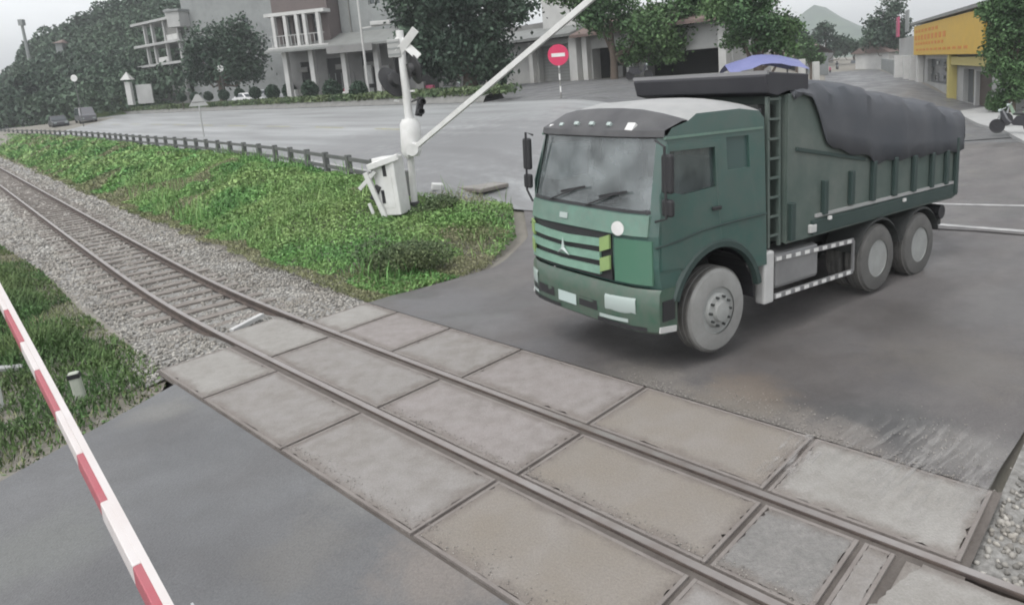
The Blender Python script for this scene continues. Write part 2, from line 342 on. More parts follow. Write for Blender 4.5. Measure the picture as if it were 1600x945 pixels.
# ------------------------------------------------------------------ mesh builder
class MB:
    def __init__(s): s.v = []; s.f = []
    def add(s, vs, fs):
        o = len(s.v); s.v += [tuple(v) for v in vs]; s.f += [tuple(i + o for i in f) for f in fs]
        return s
    def box(s, c, d, rot=None):
        hx, hy, hz = d[0] / 2, d[1] / 2, d[2] / 2
        vs = [Vector((x * hx, y * hy, z * hz)) for x in (-1, 1) for y in (-1, 1) for z in (-1, 1)]
        if rot is not None: vs = [rot @ v for v in vs]
        c = Vector(c)
        return s.add([v + c for v in vs], [(0, 1, 3, 2), (4, 6, 7, 5), (0, 4, 5, 1), (2, 3, 7, 6), (0, 2, 6, 4), (1, 5, 7, 3)])
    def bar(s, a, b, w, h, up=(0, 0, 1)):
        a, b = Vector(a), Vector(b); d = (b - a)
        x = d.normalized(); up = Vector(up)
        y = up.cross(x)
        if y.length < 1e-4: y = Vector((0, 1, 0)).cross(x)
        y.normalize(); z = x.cross(y)
        r = Matrix((x, y, z)).transposed()
        return s.box((a + b) / 2, (d.length, w, h), r)
    def tube(s, pts, r, n=10, caps=True):
        pts = [Vector(p) for p in pts]; rs = r if isinstance(r, (list, tuple)) else [r] * len(pts)
        vs = []; fs = []; prev = None
        for i, p in enumerate(pts):
            d = (pts[min(i + 1, len(pts) - 1)] - pts[max(i - 1, 0)]).normalized()
            if prev is None:
                a = d.orthogonal().normalized()
            else:
                a = (prev - d * prev.dot(d)).normalized()
            prev = a; b = d.cross(a)
            for k in range(n):
                t = 2 * math.pi * k / n
                vs.append(p + (a * math.cos(t) + b * math.sin(t)) * rs[i])
        for i in range(len(pts) - 1):
            for k in range(n):
                k2 = (k + 1) % n
                fs.append((i * n + k, i * n + k2, (i + 1) * n + k2, (i + 1) * n + k))
        if caps:
            fs.append(tuple(range(n - 1, -1, -1))); fs.append(tuple((len(pts) - 1) * n + k for k in range(n)))
        return s.add(vs, fs)
    def prism(s, poly, axis, a, b):
        """poly: 2D points; extruded along axis 'x','y' or 'z' from a to b."""
        def mk(p, t):
            return {'x': (t, p[0], p[1]), 'y': (p[0], t, p[1]), 'z': (p[0], p[1], t)}[axis]
        n = len(poly)
        vs = [mk(p, a) for p in poly] + [mk(p, b) for p in poly]
        fs = [(i, (i + 1) % n, n + (i + 1) % n, n + i) for i in range(n)]
        tri = tessellate_polygon([[Vector((p[0], p[1], 0)) for p in poly]])
        fs += [tuple(t) for t in tri] + [tuple(n + i for i in t)[::-1] for t in tri]
        return s.add(vs, fs)
    def lathe(s, prof, c, axis='y', n=28, caps=True):
        """prof: (radius, along) pairs."""
        vs = []; fs = []; c = Vector(c)
        for r, t in prof:
            for k in range(n):
                a = 2 * math.pi * k / n
                u, w = r * math.cos(a), r * math.sin(a)
                vs.append(c + Vector({'x': (t, u, w), 'y': (u, t, w), 'z': (u, w, t)}[axis]))
        for i in range(len(prof) - 1):
            for k in range(n):
                k2 = (k + 1) % n
                fs.append((i * n + k, i * n + k2, (i + 1) * n + k2, (i + 1) * n + k))
        if caps: fs.append(tuple(range(n))); fs.append(tuple((len(prof) - 1) * n + k for k in range(n)))
        return s.add(vs, fs)
    def grid(s, P):
        """P: 2D list of points."""
        r, c = len(P), len(P[0])
        return s.add([p for row in P for p in row], [(i * c + j, i * c + j + 1, (i + 1) * c + j + 1, (i + 1) * c + j) for i in range(r - 1) for j in range(c - 1)])
    def build(s, name, m, parent=None, bevel=0., smooth=False, loc=None, rot=None, recalc=True, wn=False):
        me = bpy.data.meshes.new(name); me.from_pydata(s.v, [], s.f)
        if recalc:
            bm = bmesh.new(); bm.from_mesh(me); bmesh.ops.recalc_face_normals(bm, faces=bm.faces); bm.to_mesh(me); bm.free()
        for mm in (m if isinstance(m, (list, tuple)) else [m]): me.materials.append(mm)
        if smooth:
            me.polygons.foreach_set('use_smooth', [True] * len(me.polygons))
            try: me.set_sharp_from_angle(angle=math.radians(40))
            except Exception: pass
        o = bpy.data.objects.new(name, me); COL.objects.link(o)
        if parent is not None: o.parent = parent
        if loc is not None: o.location = loc
        if rot is not None: o.rotation_euler = rot
        if bevel:
            bv = o.modifiers.new('bevel', 'BEVEL'); bv.width = bevel; bv.segments = 2; bv.limit_method = 'ANGLE'; bv.angle_limit = math.radians(35)
        return o

def poly_holes(outer, holes):
    """triangles of a polygon with holes (2D)."""
    loops = [outer] + holes
    flat = [p for lp in loops for p in lp]
    tri = tessellate_polygon([[Vector((p[0], p[1], 0)) for p in lp] for lp in loops])
    return flat, [tuple(t) for t in tri]

def raw_mesh(name, V, Fc, m, parent=None, smooth=False):
    """fast mesh from numpy arrays of equal-size faces."""
    me = bpy.data.meshes.new(name)
    nf, k = Fc.shape
    me.vertices.add(len(V)); me.vertices.foreach_set('co', V.astype(np.float32).ravel())
    me.loops.add(nf * k); me.loops.foreach_set('vertex_index', Fc.astype(np.int32).ravel())
    me.polygons.add(nf); me.polygons.foreach_set('loop_start', np.arange(0, nf * k, k, dtype=np.int32))
    try: me.polygons.foreach_set('loop_total', np.full(nf, k, dtype=np.int32))
    except Exception: pass
    if smooth: me.polygons.foreach_set('use_smooth', np.ones(nf, dtype=bool))
    me.update(calc_edges=True); me.validate()
    me.materials.append(m)
    o = bpy.data.objects.new(name, me); COL.objects.link(o)
    if parent is not None: o.parent = parent
    return o

def leaf_quads(C, size, updir=.3, aspect=2.2):
    """rhombus leaves at centres C with sizes; returns V,F"""
    n = len(C); size = np.broadcast_to(size, (n,))
    d = RNG.normal(size=(n, 3)); d[:, 2] += updir; d /= np.linalg.norm(d, axis=1)[:, None]
    e = RNG.normal(size=(n, 3)); e -= (e * d).sum(1)[:, None] * d; e /= np.linalg.norm(e, axis=1)[:, None]
    L = d * size[:, None]; Wd = e * (size / aspect)[:, None]
    V = np.stack([C - L * .5, C + Wd * .5, C + L * .5, C - Wd * .5], 1).reshape(-1, 3)
    return V, np.arange(4 * n).reshape(n, 4)
def blades(B, h, w, lean=.5):
    """grass blades rooted at B: bent triangles pair -> quads"""
    n = len(B); a = RNG.uniform(0, 2 * np.pi, n)
    dx = np.stack([np.cos(a), np.sin(a), np.zeros(n)], 1)
    px = np.stack([-np.sin(a), np.cos(a), np.zeros(n)], 1)
    h = np.broadcast_to(h, (n,)); w = np.broadcast_to(w, (n,))
    ln = RNG.uniform(.1, 1, n) * lean
    tip = B + dx * (h * ln)[:, None] + np.stack([np.zeros(n), np.zeros(n), h], 1)
    mid = B + dx * (h * ln * .3)[:, None] + np.stack([np.zeros(n), np.zeros(n), h * .55], 1)
    V = np.stack([B - px * (w * .3)[:, None], mid + px * (w * .5)[:, None], tip, mid - px * (w * .5)[:, None]], 1).reshape(-1, 3)
    return V, np.arange(4 * n).reshape(n, 4)
def cat_vf(parts):
    V = []; Fc = []; o = 0
    for v, f in parts: V.append(v); Fc.append(f + o); o += len(v)
    return np.concatenate(V), np.concatenate(Fc)
def vnoise(x, y, sc_, seed=0):
    """cheap smooth value noise 0..1"""
    r = np.random.default_rng(seed); T = r.random((64, 64))
    x = np.asarray(x) / sc_; y = np.asarray(y) / sc_
    xi = np.floor(x).astype(int); yi = np.floor(y).astype(int); fx = x - xi; fy = y - yi
    fx = fx * fx * (3 - 2 * fx); fy = fy * fy * (3 - 2 * fy)
    g = lambda a, b: T[a % 64, b % 64]
    return (g(xi, yi) * (1 - fx) + g(xi + 1, yi) * fx) * (1 - fy) + (g(xi, yi + 1) * (1 - fx) + g(xi + 1, yi + 1) * fx) * fy

# ================================================================== SETTING
def sheet(name, S, Qf, dz, m, kind='structure', flat=None):
    """sheet over s-values S, Qf(s)-> list of q's; z from HR + dz"""
    rows = []
    for s in S:
        row = []
        for q in Qf(s):
            p = W(s, q); z = (hr(p.x, p.y) if flat is None else flat) + dz
            row.append((p.x, p.y, z))
        rows.append(row)
    o = MB().grid(rows).build(name, m, smooth=True)
    tag(o, kind=kind); return o

# base ground, reaching the horizon
xs = np.unique(np.concatenate([np.arange(-60, 60, 1.5), np.linspace(-1500, -60, 30), np.linspace(60, 1500, 30)]))
ys = np.unique(np.concatenate([np.arange(-10, 120, 1.5), np.linspace(-300, -10, 10), np.linspace(120, 2500, 40)]))
rows = []
for y in ys:
    s_, q_ = sq(xs, np.full_like(xs, y))
    z = HR(xs, np.full_like(xs, y)) - .07
    near = (np.abs(q_ - .55) < 3.2) & (s_ > -7) & (s_ < 9)
    z = np.where(near, z - .18, z)
    trk = (np.abs(q_ - track(s_) - .55) < 2.2) & (s_ <= -4)
    z = np.where(trk, z - .25, z)
    lf = (q_ < -.7) & (s_ < -3.4)
    z = np.where(lf, z - .1, z)
    rows.append([(xs[i], y, z[i]) for i in range(len(xs))])
tag(MB().grid(rows).build('ground', M['dirt'], smooth=True), kind='structure')

# crossing bed (dark earth between and under the panels)
sheet('crossing_bed', [-4.22, 0, 5.25], lambda s: [-1.06, 2.25], -.03, M['bed'], flat=0)
# near road
def near_left(q): return np.interp(-q, [.9, 3.05, 5, 12], [-3.55, -2.5, -1.6, 1.5])
rows = []
for q in [-1.07, -1.6, -2.2, -3, -4, -5.5, -8, -14]:
    rows.append([tuple(W(a, q, -.012 - .01 * (abs(q) - 1))) for a in np.linspace(near_left(q), 9.5, 12)])
tag(MB().grid(rows).build('near_road', M['asphalt_pale'], smooth=True), kind='structure')
# far road up to the highway
rows = []
for q in np.concatenate([np.arange(2.22, 6, .5), np.arange(6, 12.6, .4)]):
    a = np.interp(q, [2.2, 5.4, 7.5, 9.3, 10.6, 12.6], [-4.15, -4.35, -5.6, -7.6, -9.8, -10.0]); b = np.interp(q, [2.2, 4, 6, 8, 10, 12.6], [5.15, 5.2, 5.9, 7.6, 11, 16])
    row = []
    for s in np.linspace(a, b, 22):
        p = W(s, q); z = hr(p.x, p.y) * sstep(2.2, 3.2, q) - .012
        row.append((p.x, p.y, float(z)))
    rows.append(row)
tag(MB().grid(rows).build('crossing_road', M['asphalt'], smooth=True), kind='structure')
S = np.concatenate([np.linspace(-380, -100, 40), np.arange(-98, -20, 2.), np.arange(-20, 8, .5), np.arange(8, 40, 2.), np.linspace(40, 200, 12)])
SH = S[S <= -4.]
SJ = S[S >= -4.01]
sheet('junction', SJ, lambda s: [guard(s) + .3 + t for t in np.linspace(0, 13.2 + 2.2 * float(sstep(-30, 0, s)), 14)], .012, M['asphalt'])  # darker sheet where the painted highway gloss stops
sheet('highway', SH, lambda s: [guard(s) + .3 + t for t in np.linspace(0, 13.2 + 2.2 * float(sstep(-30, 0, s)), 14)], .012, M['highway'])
# roadside strip between the highway and the houses
sheet('roadside', S[S < 30], lambda s: [guard(s) + 13.4 + 2.2 * float(sstep(-30, 0, s)) + t for t in np.linspace(0, 14, 10)], -.03, M['asphalt_pale'])
# side street running away to the right
rows = []
for Y in np.concatenate([np.arange(28, 100, 3), np.linspace(100, 420, 24)]):
    xl = .362 * Y + .5; xr = np.interp(Y, [28, 56, 83, 289, 420], [22, 29.0, 38.8, 117, 164])
    rows.append([(x, Y, hr(x, Y) + .004) for x in np.linspace(xl, xr, 6)])
tag(MB().grid(rows).build('side_street', M['asphalt_pale'], smooth=True), kind='structure')
# pavement with kerb along the right-hand corner
kb = MB()
P = [at_z(1700, 285, -.2), at_z(1600, 226, -.2), at_z(1568, 208, -.2), at_z(1530, 198, -.2), at_z(1490, 178, -.2)]
Q = [p + Vector((14, 8, 0)) for p in P]
for i in range(len(P) - 1):
    a, b = P[i], P[i + 1]
    kb.add([a + Vector((0, 0, -.1)), b + Vector((0, 0, -.1)), b + Vector((0, 0, .13)), a + Vector((0, 0, .13)), Q[i + 1] + Vector((0, 0, .13)), Q[i] + Vector((0, 0, .13))],
           [(0, 1, 2, 3), (3, 2, 4, 5)])
tag(kb.build('pavement', M['plaster_pale']), kind='structure')

# painted lines
def line(name, pts, w, m=M['white'], dz=.02):
    mb = MB(); L = []; Rr = []
    for i, (s, q) in enumerate(pts):
        s0, q0 = pts[max(i - 1, 0)]; s1, q1 = pts[min(i + 1, len(pts) - 1)]
        d = Vector((s1 - s0, q1 - q0)).normalized(); n = Vector((-d.y, d.x)) * w / 2
        for lst, sg in ((L, 1), (Rr, -1)):
            p = W(s + n.x * sg, q + n.y * sg); lst.append((p.x, p.y, hr(p.x, p.y) + dz))
    mb.grid([L, Rr]); o = mb.build(name, m); tag(o, kind='structure'); return o
M['paint'] = mat('paint', (.42, .42, .41), .7, col2=(.25, .25, .25), scale=4, amt=.9)
M['paint_yellow'] = mat('paint_yellow', (.36, .34, .16), .7, col2=(.25, .25, .22), scale=3, amt=.9)
line('edge_line', [(s, guard(s) + 1.0) for s in np.arange(-90, -13, 2.)], .16, M['paint'])
line('edge_line', [(s, 12.3 + .02 * s) for s in np.arange(1.5, 14, 1.)], .2, M['paint'])
line('edge_line', [(s, 14.3 + .25 * (s - .6)) for s in np.arange(.6, 5, .5)], .18, M['paint'])
line('edge_line', [(s, guard(s) + 12.6) for s in np.arange(-95, -20, 2.5)], .18, M['paint'])
for k in range(12):
    s0 = -22 - k * 8
    line('centre_line', [(s0 - t, guard(s0 - t) + 6.6) for t in (0, 1.3, 2.6, 4)], .18, M['paint_yellow'])

# ------------------------------------------------------------------ railway
def rail_obj(off, label):
    S_ = np.concatenate([np.arange(-120, -40, 4.), np.arange(-40, 12, .8)])
    prof_head = [(-.034, -.0), (.034, 0), (.036, -.012), (.034, -.035), (.012, -.045)]
    prof = [(-.034, 0), (.034, 0), (.037, -.01), (.035, -.036), (.011, -.046), (.011, -.105), (.06, -.122), (.06, -.135), (-.06, -.135), (-.06, -.122), (-.011, -.105), (-.011, -.046), (-.035, -.036), (-.037, -.01)]
    root = empty('rail', W(0, off, 0)); tag(root, label, 'rail', None)
    def sweep(pr, dz=0.):
        rows = []
        for s in S_:
            t = (track(s + .1) - track(s - .1)) / .2; n = Vector((-t, 1)).normalized()
            row = []
            for a, z in pr + [pr[0]]:
                p = W(s + n.x * a, off + track(s) + n.y * a, z + dz); row.append(tuple(p - root.location))
            rows.append(row)
        return MB().grid(rows)
    sweep(prof, -.003).build('rail_web', M['rail'], root)
    sweep([(-.033, .0), (.033, .0), (.033, -.006), (-.033, -.006)], .003).build('rail_head', M['rail_top'], root)
    return root
rail_obj(0.0, 'steel rail of the track on the barrier arm side, nearer the camera')
rail_obj(1.07, 'steel rail of the track on the truck side, farther from the camera')

# sleepers
sl0 = MB().box((0, 0, -.21), (.2, 2.0, .15)).build('sleeper', M['sleeper'], bevel=.015)
tag(sl0, 'weathered grey sleeper bedded in the ballast beneath both rails', 'sleeper', 'sleepers of the railway track')
first = True
s = -5.25
while s > -75:
    o = sl0 if first else sl0.copy()
    if not first: COL.objects.link(o)
    first = False
    t = float(track(s)); o.location = W(s, t + .535)
    o.rotation_euler = (0, 0, TH + math.atan((float(track(s + .1)) - float(track(s - .1))) / .2) + random.uniform(-.02, .02))
    o.location.z = random.uniform(-.012, .008)
    s -= .62
# ballast bed
bl = lambda s: np.interp(s, [-75, -40, -20, -13.8, -9.2, -6.3, -4.0], [-4., -3., -1.6, -1.2, -1., -.95, -.9])
S = np.concatenate([np.arange(-120, -30, 4.), np.arange(-30, -4.0, .5), [-4.05]])
rows = []
for s in S:
    t = float(track(s)); row = []
    for f in np.linspace(0, 1, 17):
        q0 = min(t + bl(s) - .5, -.9) ; q1 = t + 1.07 + 1.5
        q = q0 + (q1 - q0) * f
        d = max(0, abs(q - t - .535) - 1.35)
        z = -.185 - .1 * d + .1 * float(sstep(-6.5, -4.6, s)) + .03 * (vnoise(s * 1., q * 1., .25, 3) - .5)
        row.append(tuple(W(s, q, float(z))))
    rows.append(row)
tag(MB().grid(rows).build('ballast_bed', M['ballast'], smooth=True), kind='structure')
# loose stones
M['grit'] = mat('grit', (.24, .225, .205), .95, island=.4)
def stones(name, pts, size, m='stone'):
    bm = bmesh.new(); bmesh.ops.create_icosphere(bm, subdivisions=1, radius=1)
    V0 = np.array([v.co[:] for v in bm.verts]); F0 = np.array([[v.index for v in f.verts] for f in bm.faces]); bm.free()
    F0 = F0[:]
    n = len(pts); k = len(V0)
    V = V0[None] * RNG.uniform(.6, 1.2, (n, k, 1)) * RNG.uniform(.6, 1.1, (n, 1, 3)) * np.asarray(size).reshape(-1, 1, 1)
    a = RNG.uniform(0, 6.28, n); ca, sa = np.cos(a), np.sin(a)
    V = np.stack([V[..., 0] * ca[:, None] - V[..., 1] * sa[:, None], V[..., 0] * sa[:, None] + V[..., 1] * ca[:, None], V[..., 2]], -1)
    V += pts[:, None, :]
    Fc = (F0[None] + (np.arange(n) * k)[:, None, None]).reshape(-1, 3)
    return raw_mesh(name, V.reshape(-1, 3), Fc, M[m])
def scatter_sq(n, s0, s1, qa, qb, zf):
    s = RNG.uniform(s0, s1, n); f = RNG.uniform(0, 1, n)
    q = qa(s) + (qb(s) - qa(s)) * f
    x = OX + s * LD[0] + q * LN[0]; y = OY + s * LD[1] + q * LN[1]
    return s, q, np.stack([x, y, zf(s, q)], 1)
parts = []
zb = lambda s, q: -.175 + .1 * sstep(-6.5, -4.6, s) - .1 * np.maximum(0, np.abs(q - track(s) - .535) - 1.35)
sizes = []
for (n, a, b, sz) in ((11000, -12, -4.1, .030), (9000, -24, -12, .042), (6000, -48, -24, .065), (2500, -90, -48, .1)):
    s, q, p = scatter_sq(n, a, b, lambda s: np.minimum(track(s) + np.vectorize(bl)(s) - .75, -.9), lambda s: track(s) + 1.07 + 1.5, zb)
    keep = ~((np.abs(q - track(s) - 1.07) < .09) | (np.abs(q - track(s)) < .09))
    between = (q > track(s)) & (q < track(s) + 1.07)
    keep &= ~(between & (RNG.random(n) < .6))
    parts.append(p[keep]); sizes.append(RNG.uniform(.6, 1.25, keep.sum()) * sz)
# right-hand verge past the crossing
s, q, p = scatter_sq(5200, 5.25, 8.5, lambda s: np.full_like(s, -1.2), lambda s: np.full_like(s, 5.2), lambda s, q: np.full_like(s, -.10))
keep = ~((np.abs(q - 1.07) < .1) | (np.abs(q) < .1)) & (s > 5.25 + .12 * np.maximum(0, q - 2.2))
parts.append(p[keep]); sizes.append(RNG.uniform(.6, 1.25, keep.sum()) * .030)
# pebbly margin between the ballast and the weeds, by the road
s, q, p = scatter_sq(3000, -9.5, -4.2, lambda s: track(s) + 2.2, lambda s: track(s) + 3.3 + .3 * np.sin(s * 3), lambda s, q: np.full_like(s, -.19))
parts.append(p); sizes.append(RNG.uniform(.4, 1.2, len(p)) * .026)
PP = np.concatenate(parts); SS = np.concatenate(sizes)
tag(stones('ballast_stones', PP, SS), kind='stuff')
o = MB().grid([[tuple(W(s, q, -.11 if q < 3 else -.13)) for q in (-1.3, 0, 2.25, 3.5, 6)] for s in (5.22, 7, 10)]).build('gravel_verge', M['ballast'])
tag(o, kind='structure')

# concrete crossing panels
def panel(s0, s1, q0, q1, label, pale=False, skew=0., frame=True, tilt=0.):
    c = W((s0 + s1) / 2, (q0 + q1) / 2, 0)
    root = empty('crossing_plate', (c.x, c.y, -.004), (0, tilt, TH)); tag(root, label, 'concrete panel')
    g = .012; hx, hy = (s1 - s0) / 2 - g, (q1 - q0) / 2 - g * .5
    fw = .032 if frame else 0.
    ix, iy = hx - fw, hy - fw
    # top surface, subdivided with slight unevenness and a chipped outline
    N = 25; P = []
    for i in range(N):
        row = []
        for j in range(N):
            u, v = i / (N - 1) * 2 - 1, j / (N - 1) * 2 - 1
            jx = (random.uniform(-.012, .012) + (random.random() < .1) * random.uniform(.0, .025) * (1 if i == 0 else -1)) if i in (0, N - 1) else 0; jy = (random.uniform(-.01, .01) + (random.random() < .1) * random.uniform(0, .02) * (1 if j == 0 else -1)) if j in (0, N - 1) else 0
            row.append((u * ix + jx + skew * v, v * iy + jy, .004 + .0012 * random.uniform(-1, 1) - (.006 if (i in (0, N - 1) or j in (0, N - 1)) else 0)))
        P.append(row)
    MB().grid(P).build('slab_top', M['slab_pale'] if pale else M[next((k2 for w2, k2 in (('tan', 'slab_tan'), ('pinkish', 'slab_rose'), ('mauve', 'slab_rose'), ('pitted', 'slab_pitted'), ('below', 'slab_rose')) if w2 in label), 'slab')], root, smooth=True)
    fr = MB()
    if frame:
        fr.box((-hx + fw / 2, 0, -.05), (fw, 2 * hy, .1)); fr.box((hx - fw / 2, 0, -.05), (fw, 2 * hy, .1))
        fr.box((0, -hy + fw / 2, -.05), (2 * (hx - fw) - .002, fw, .1)); fr.box((0, hy - fw / 2, -.05), (2 * (hx - fw) - .002, fw, .1))
    else:
        fr.box((skew * 0, 0, -.055), (2 * hx - .03, 2 * hy - .03, .09))
    fr.build('edge_frame', M['slab_frame'] if frame else M['slab_pale'], root, bevel=.004)
    return root
A_, B_, C_ = (-1.035, -.085), (.085, .985), (1.16, 2.2)
panel(-4.2, -2.66, *A_, 'pale concrete crossing panel by the ballast, outside the near rail, at the weedy road edge', True)
panel(-2.64, -.62, *A_, 'grey panel outside the near rail, second from the ballast end of its row')
panel(-.6, 1.67, *A_, 'large speckled panel outside the near rail, third from the ballast end of its row')
panel(1.69, 3.74, *A_, 'tan stained panel outside the near rail, beside the foreground asphalt', tilt=.002)
panel(3.76, 5.3, *A_, 'panel outside the near rail, last of its row at the bottom edge of the photo')
panel(-4.85, -3.22, *B_, 'chipped pale panel between the rails where the sleepers begin', True, frame=False)
panel(-3.2, -.56, *B_, 'long smooth grey panel between the rails, next to the chipped pale one')
panel(-.54, 1.76, *B_, 'pinkish panel between the rails, in the middle of the crossing')
panel(1.78, 3.76, *B_, 'tan muddy panel between the rails, right of the middle')
panel(3.78, 4.56, *B_, 'short dark pitted panel between the rails near the right end')
panel(4.86, 6.6, *B_, 'bare pale concrete panel between the rails at the bottom right end', True, skew=.12, frame=False)
panel(4.58, 4.82, *B_, 'narrow strip panel between the rails beside a dark joint')
panel(-4.15, -3.24, *C_, 'short mossy panel outside the far rail, at the weedy corner', True)
panel(-3.22, -1.88, *C_, 'small mauve grey panel outside the far rail, second from the weedy corner')
panel(-1.86, -.36, *C_, 'greenish grey panel outside the far rail, third from the weedy corner')
panel(-.34, 1.69, *C_, 'panel outside the far rail directly below the front bumper of the truck')
panel(1.71, 3.68, *C_, 'long tan panel outside the far rail with broken edges')
panel(3.7, 5.2, *C_, 'panel with white streaks outside the far rail, beside the gravel', True)
# a loose timber lying across the track at the end of the panels
p0, p1 = at_z(362, 517, -.03), at_z(410, 492, -.02)
tag(MB().bar(p0, p1, .09, .07).build('timber', M['light_grey'], bevel=.01), 'pale squared timber lying across the track at the panel end', 'timber')
# pale gravel dust and crumbs along the panel edge by the truck
s = np.concatenate([RNG.normal(3.4, .5, 350), RNG.uniform(1.6, 5.1, 600), RNG.normal(4.8, .35, 250), RNG.normal(1.7, .25, 150)]); q = np.concatenate([RNG.normal(2.42, .2, 350), 2.21 + np.abs(RNG.normal(0, .05, 600)), RNG.normal(2.6, .4, 250), RNG.normal(2.3, .08, 150)])
k = q > 2.2
x = OX + s * LD[0] + q * LN[0]; y = OY + s * LD[1] + q * LN[1]
tag(stones('road_grit', np.stack([x, y, np.full_like(x, -.005)], 1)[k], RNG.uniform(.003, .010, k.sum()), 'grit'), kind='stuff')
s = RNG.uniform(-.6, 5.2, 1100); q = np.where(RNG.random(1100) < .5, -1.0 + np.abs(RNG.normal(0, .1, 1100)), 0.1 + RNG.uniform(0, .12, 1100))
x = OX + s * LD[0] + q * LN[0]; y = OY + s * LD[1] + q * LN[1]
tag(stones('panel_grit', np.stack([x, y, np.full_like(x, .004)], 1), RNG.uniform(.003, .009, 1100), 'grit'), kind='stuff')
# soft pale cement smear dragged by wheels across the last panel and the road edge
def smear_mat(name, col, rot, st, sc_, lo, hi, ctr, rad):
    m = mat(name, col, .9, col2=tuple(c * .8 for c in col), scale=8, world=True)
    n, l = m.node_tree.nodes, m.node_tree.links; b = n['Principled BSDF']
    g = n.new('ShaderNodeNewGeometry'); mp_ = n.new('ShaderNodeMapping'); mp_.vector_type = 'TEXTURE'
    mp_.inputs['Rotation'].default_value = (0, 0, rot); mp_.inputs['Scale'].default_value = (st, 1, 1)
    l.new(g.outputs['Position'], mp_.inputs['Vector'])
    t = n.new('ShaderNodeTexNoise'); t.inputs['Scale'].default_value = sc_; t.inputs['Detail'].default_value = 8; t.inputs['Roughness'].default_value = .7
    l.new(mp_.outputs[0], t.inputs['Vector'])
    r = n.new('ShaderNodeMapRange'); r.inputs[1].default_value = lo; r.inputs[2].default_value = hi; r.inputs[4].default_value = .55; l.new(t.outputs['Fac'], r.inputs[0])
    vm = n.new('ShaderNodeVectorMath'); vm.operation = 'DISTANCE'; vm.inputs[1].default_value = ctr; l.new(g.outputs['Position'], vm.inputs[0])
    f = n.new('ShaderNodeMapRange'); f.interpolation_type = 'SMOOTHSTEP'; f.inputs[1].default_value = rad; f.inputs[2].default_value = rad * .35; l.new(vm.outputs['Value'], f.inputs[0])
    mu = n.new('ShaderNodeMath'); mu.operation = 'MULTIPLY'; l.new(r.outputs[0], mu.inputs[0]); l.new(f.outputs[0], mu.inputs[1])
    l.new(mu.outputs[0], b.inputs['Alpha']); return m
cw = W(4.7, 2.3, 0)
M['smear'] = smear_mat('smear', (.36, .35, .335), TH + 1.45, 7, 9, .47, .66, (cw.x, cw.y, 0), 1.1)
o = MB().grid([[tuple(W(s, q, .0075 if q < 2.22 else .0035 - .004 * (q - 2.2))) for q in np.linspace(1.2, 3.3, 8)] for s in np.linspace(3.9, 5.17, 6)]).build('cement_smear', M['smear']); tag(o, kind='structure')
cw = W(3.72, 1.9, 0)
M['smear_joint'] = smear_mat('smear_joint', (.4, .385, .37), TH + 1.57, 5, 14, .48, .62, (cw.x, cw.y, 0), .75)
o = MB().grid([[tuple(W(s, q, .0085)) for q in np.linspace(1.2, 2.2, 4)] for s in np.linspace(3.5, 3.86, 4)]).build('cement_smear', M['smear_joint']); tag(o, kind='structure')

# ------------------------------------------------------------------ weeds
def zground(s, q):
    x = OX + s * LD[0] + q * LN[0]; y = OY + s * LD[1] + q * LN[1]
    return HR(x, y) - .08
def xy(s, q): return OX + s * LD[0] + q * LN[0], OY + s * LD[1] + q * LN[1]
gl, gd, gk = [], [], []
rl = lambda s: np.interp(s, [-9.8, -7.6, -5.6, -4.5, -4.3], [10.4, 9.1, 7.3, 5.3, 2.3])
for (n, a, b, ls) in ((62000, -14, -4.35, .075), (42000, -28, -14, .12), (26000, -60, -28, .22), (9000, -115, -60, .4)):
    s = RNG.uniform(a, b, n)
    qa = track(s) + 1.07 + 1.35 + .35 * (vnoise(s, s * 0, .8, 5) - .5)
    qb = np.where(s > -9.7, np.interp(s, [-9.8, -7.6, -5.6, -4.5, -4.3], [7.3, 8.9, 7.1, 5.2, 3.2]), guard(s) + .1)
    qb = np.maximum(qb, qa + .2)
    q = qa + (qb - qa) * RNG.uniform(0, 1, n)
    x, y = xy(s, q); z0 = zground(s, q)
    f = (q - qa) / 1.6
    hgt = .52 * sstep(.1, 1.3, f) * (.35 + .95 * vnoise(s, q, 1.1, 1)) + .06
    hgt *= np.where(s > -7.5, np.interp(s, [-7.5, -5.5, -4.3], [1, .55, .22]), 1)
    hgt *= 1 - .65 * np.exp(-((s + 9.2) ** 2 + (q - 6.3) ** 2) / 1.3)
    hgt *= 1 - .45 * sstep(guard(s) - 1.6, guard(s), q) * (s < -9.7)
    z = z0 + hgt * (1 - RNG.random(n) ** 2 * .75)
    c = np.stack([x, y, z], 1); sz = ls * RNG.uniform(.6, 1.5, n)
    dry = (vnoise(s, q, 1.6, 9) > .75) | (f < .12 + .22 * vnoise(s, q, .6, 4)) | ((s > -6.8) & (RNG.random(n) < .28))
    gl.append((c[~dry], sz[~dry])); gd.append((c[dry], sz[dry] * .8))
n = 4500; s = RNG.uniform(-30, -4.6, n); q0_ = track(s) + 2.6; q1_ = np.where(s > -9.7, np.interp(s, [-9.8, -7.6, -5.6, -4.5], [7.3, 8.9, 7.0, 4.5]), guard(s))
q = q0_ + np.maximum(q1_ - q0_, .1) * RNG.random(n); kk = (vnoise(s, q, .8, 15) > .5) & ((s + 9.2) ** 2 + (q - 6.3) ** 2 > 1.2); s, q = s[kk], q[kk]; x, y = xy(s, q)
Vb, Fb = blades(np.stack([x, y, zground(s, q) + .1], 1), RNG.uniform(.3, .85, len(s)) * np.where(s > -7, .6, 1), .022, .7)
tag(raw_mesh('tall_grass', Vb, Fb, M['grass']), kind='stuff')
C = np.concatenate([a for a, _ in gl]); Z = np.concatenate([b for _, b in gl])
V, Fc = leaf_quads(C, Z, .5); tag(raw_mesh('weeds', V, Fc, M['grass']), kind='stuff')
C = np.concatenate([a for a, _ in gd]); Z = np.concatenate([b for _, b in gd])
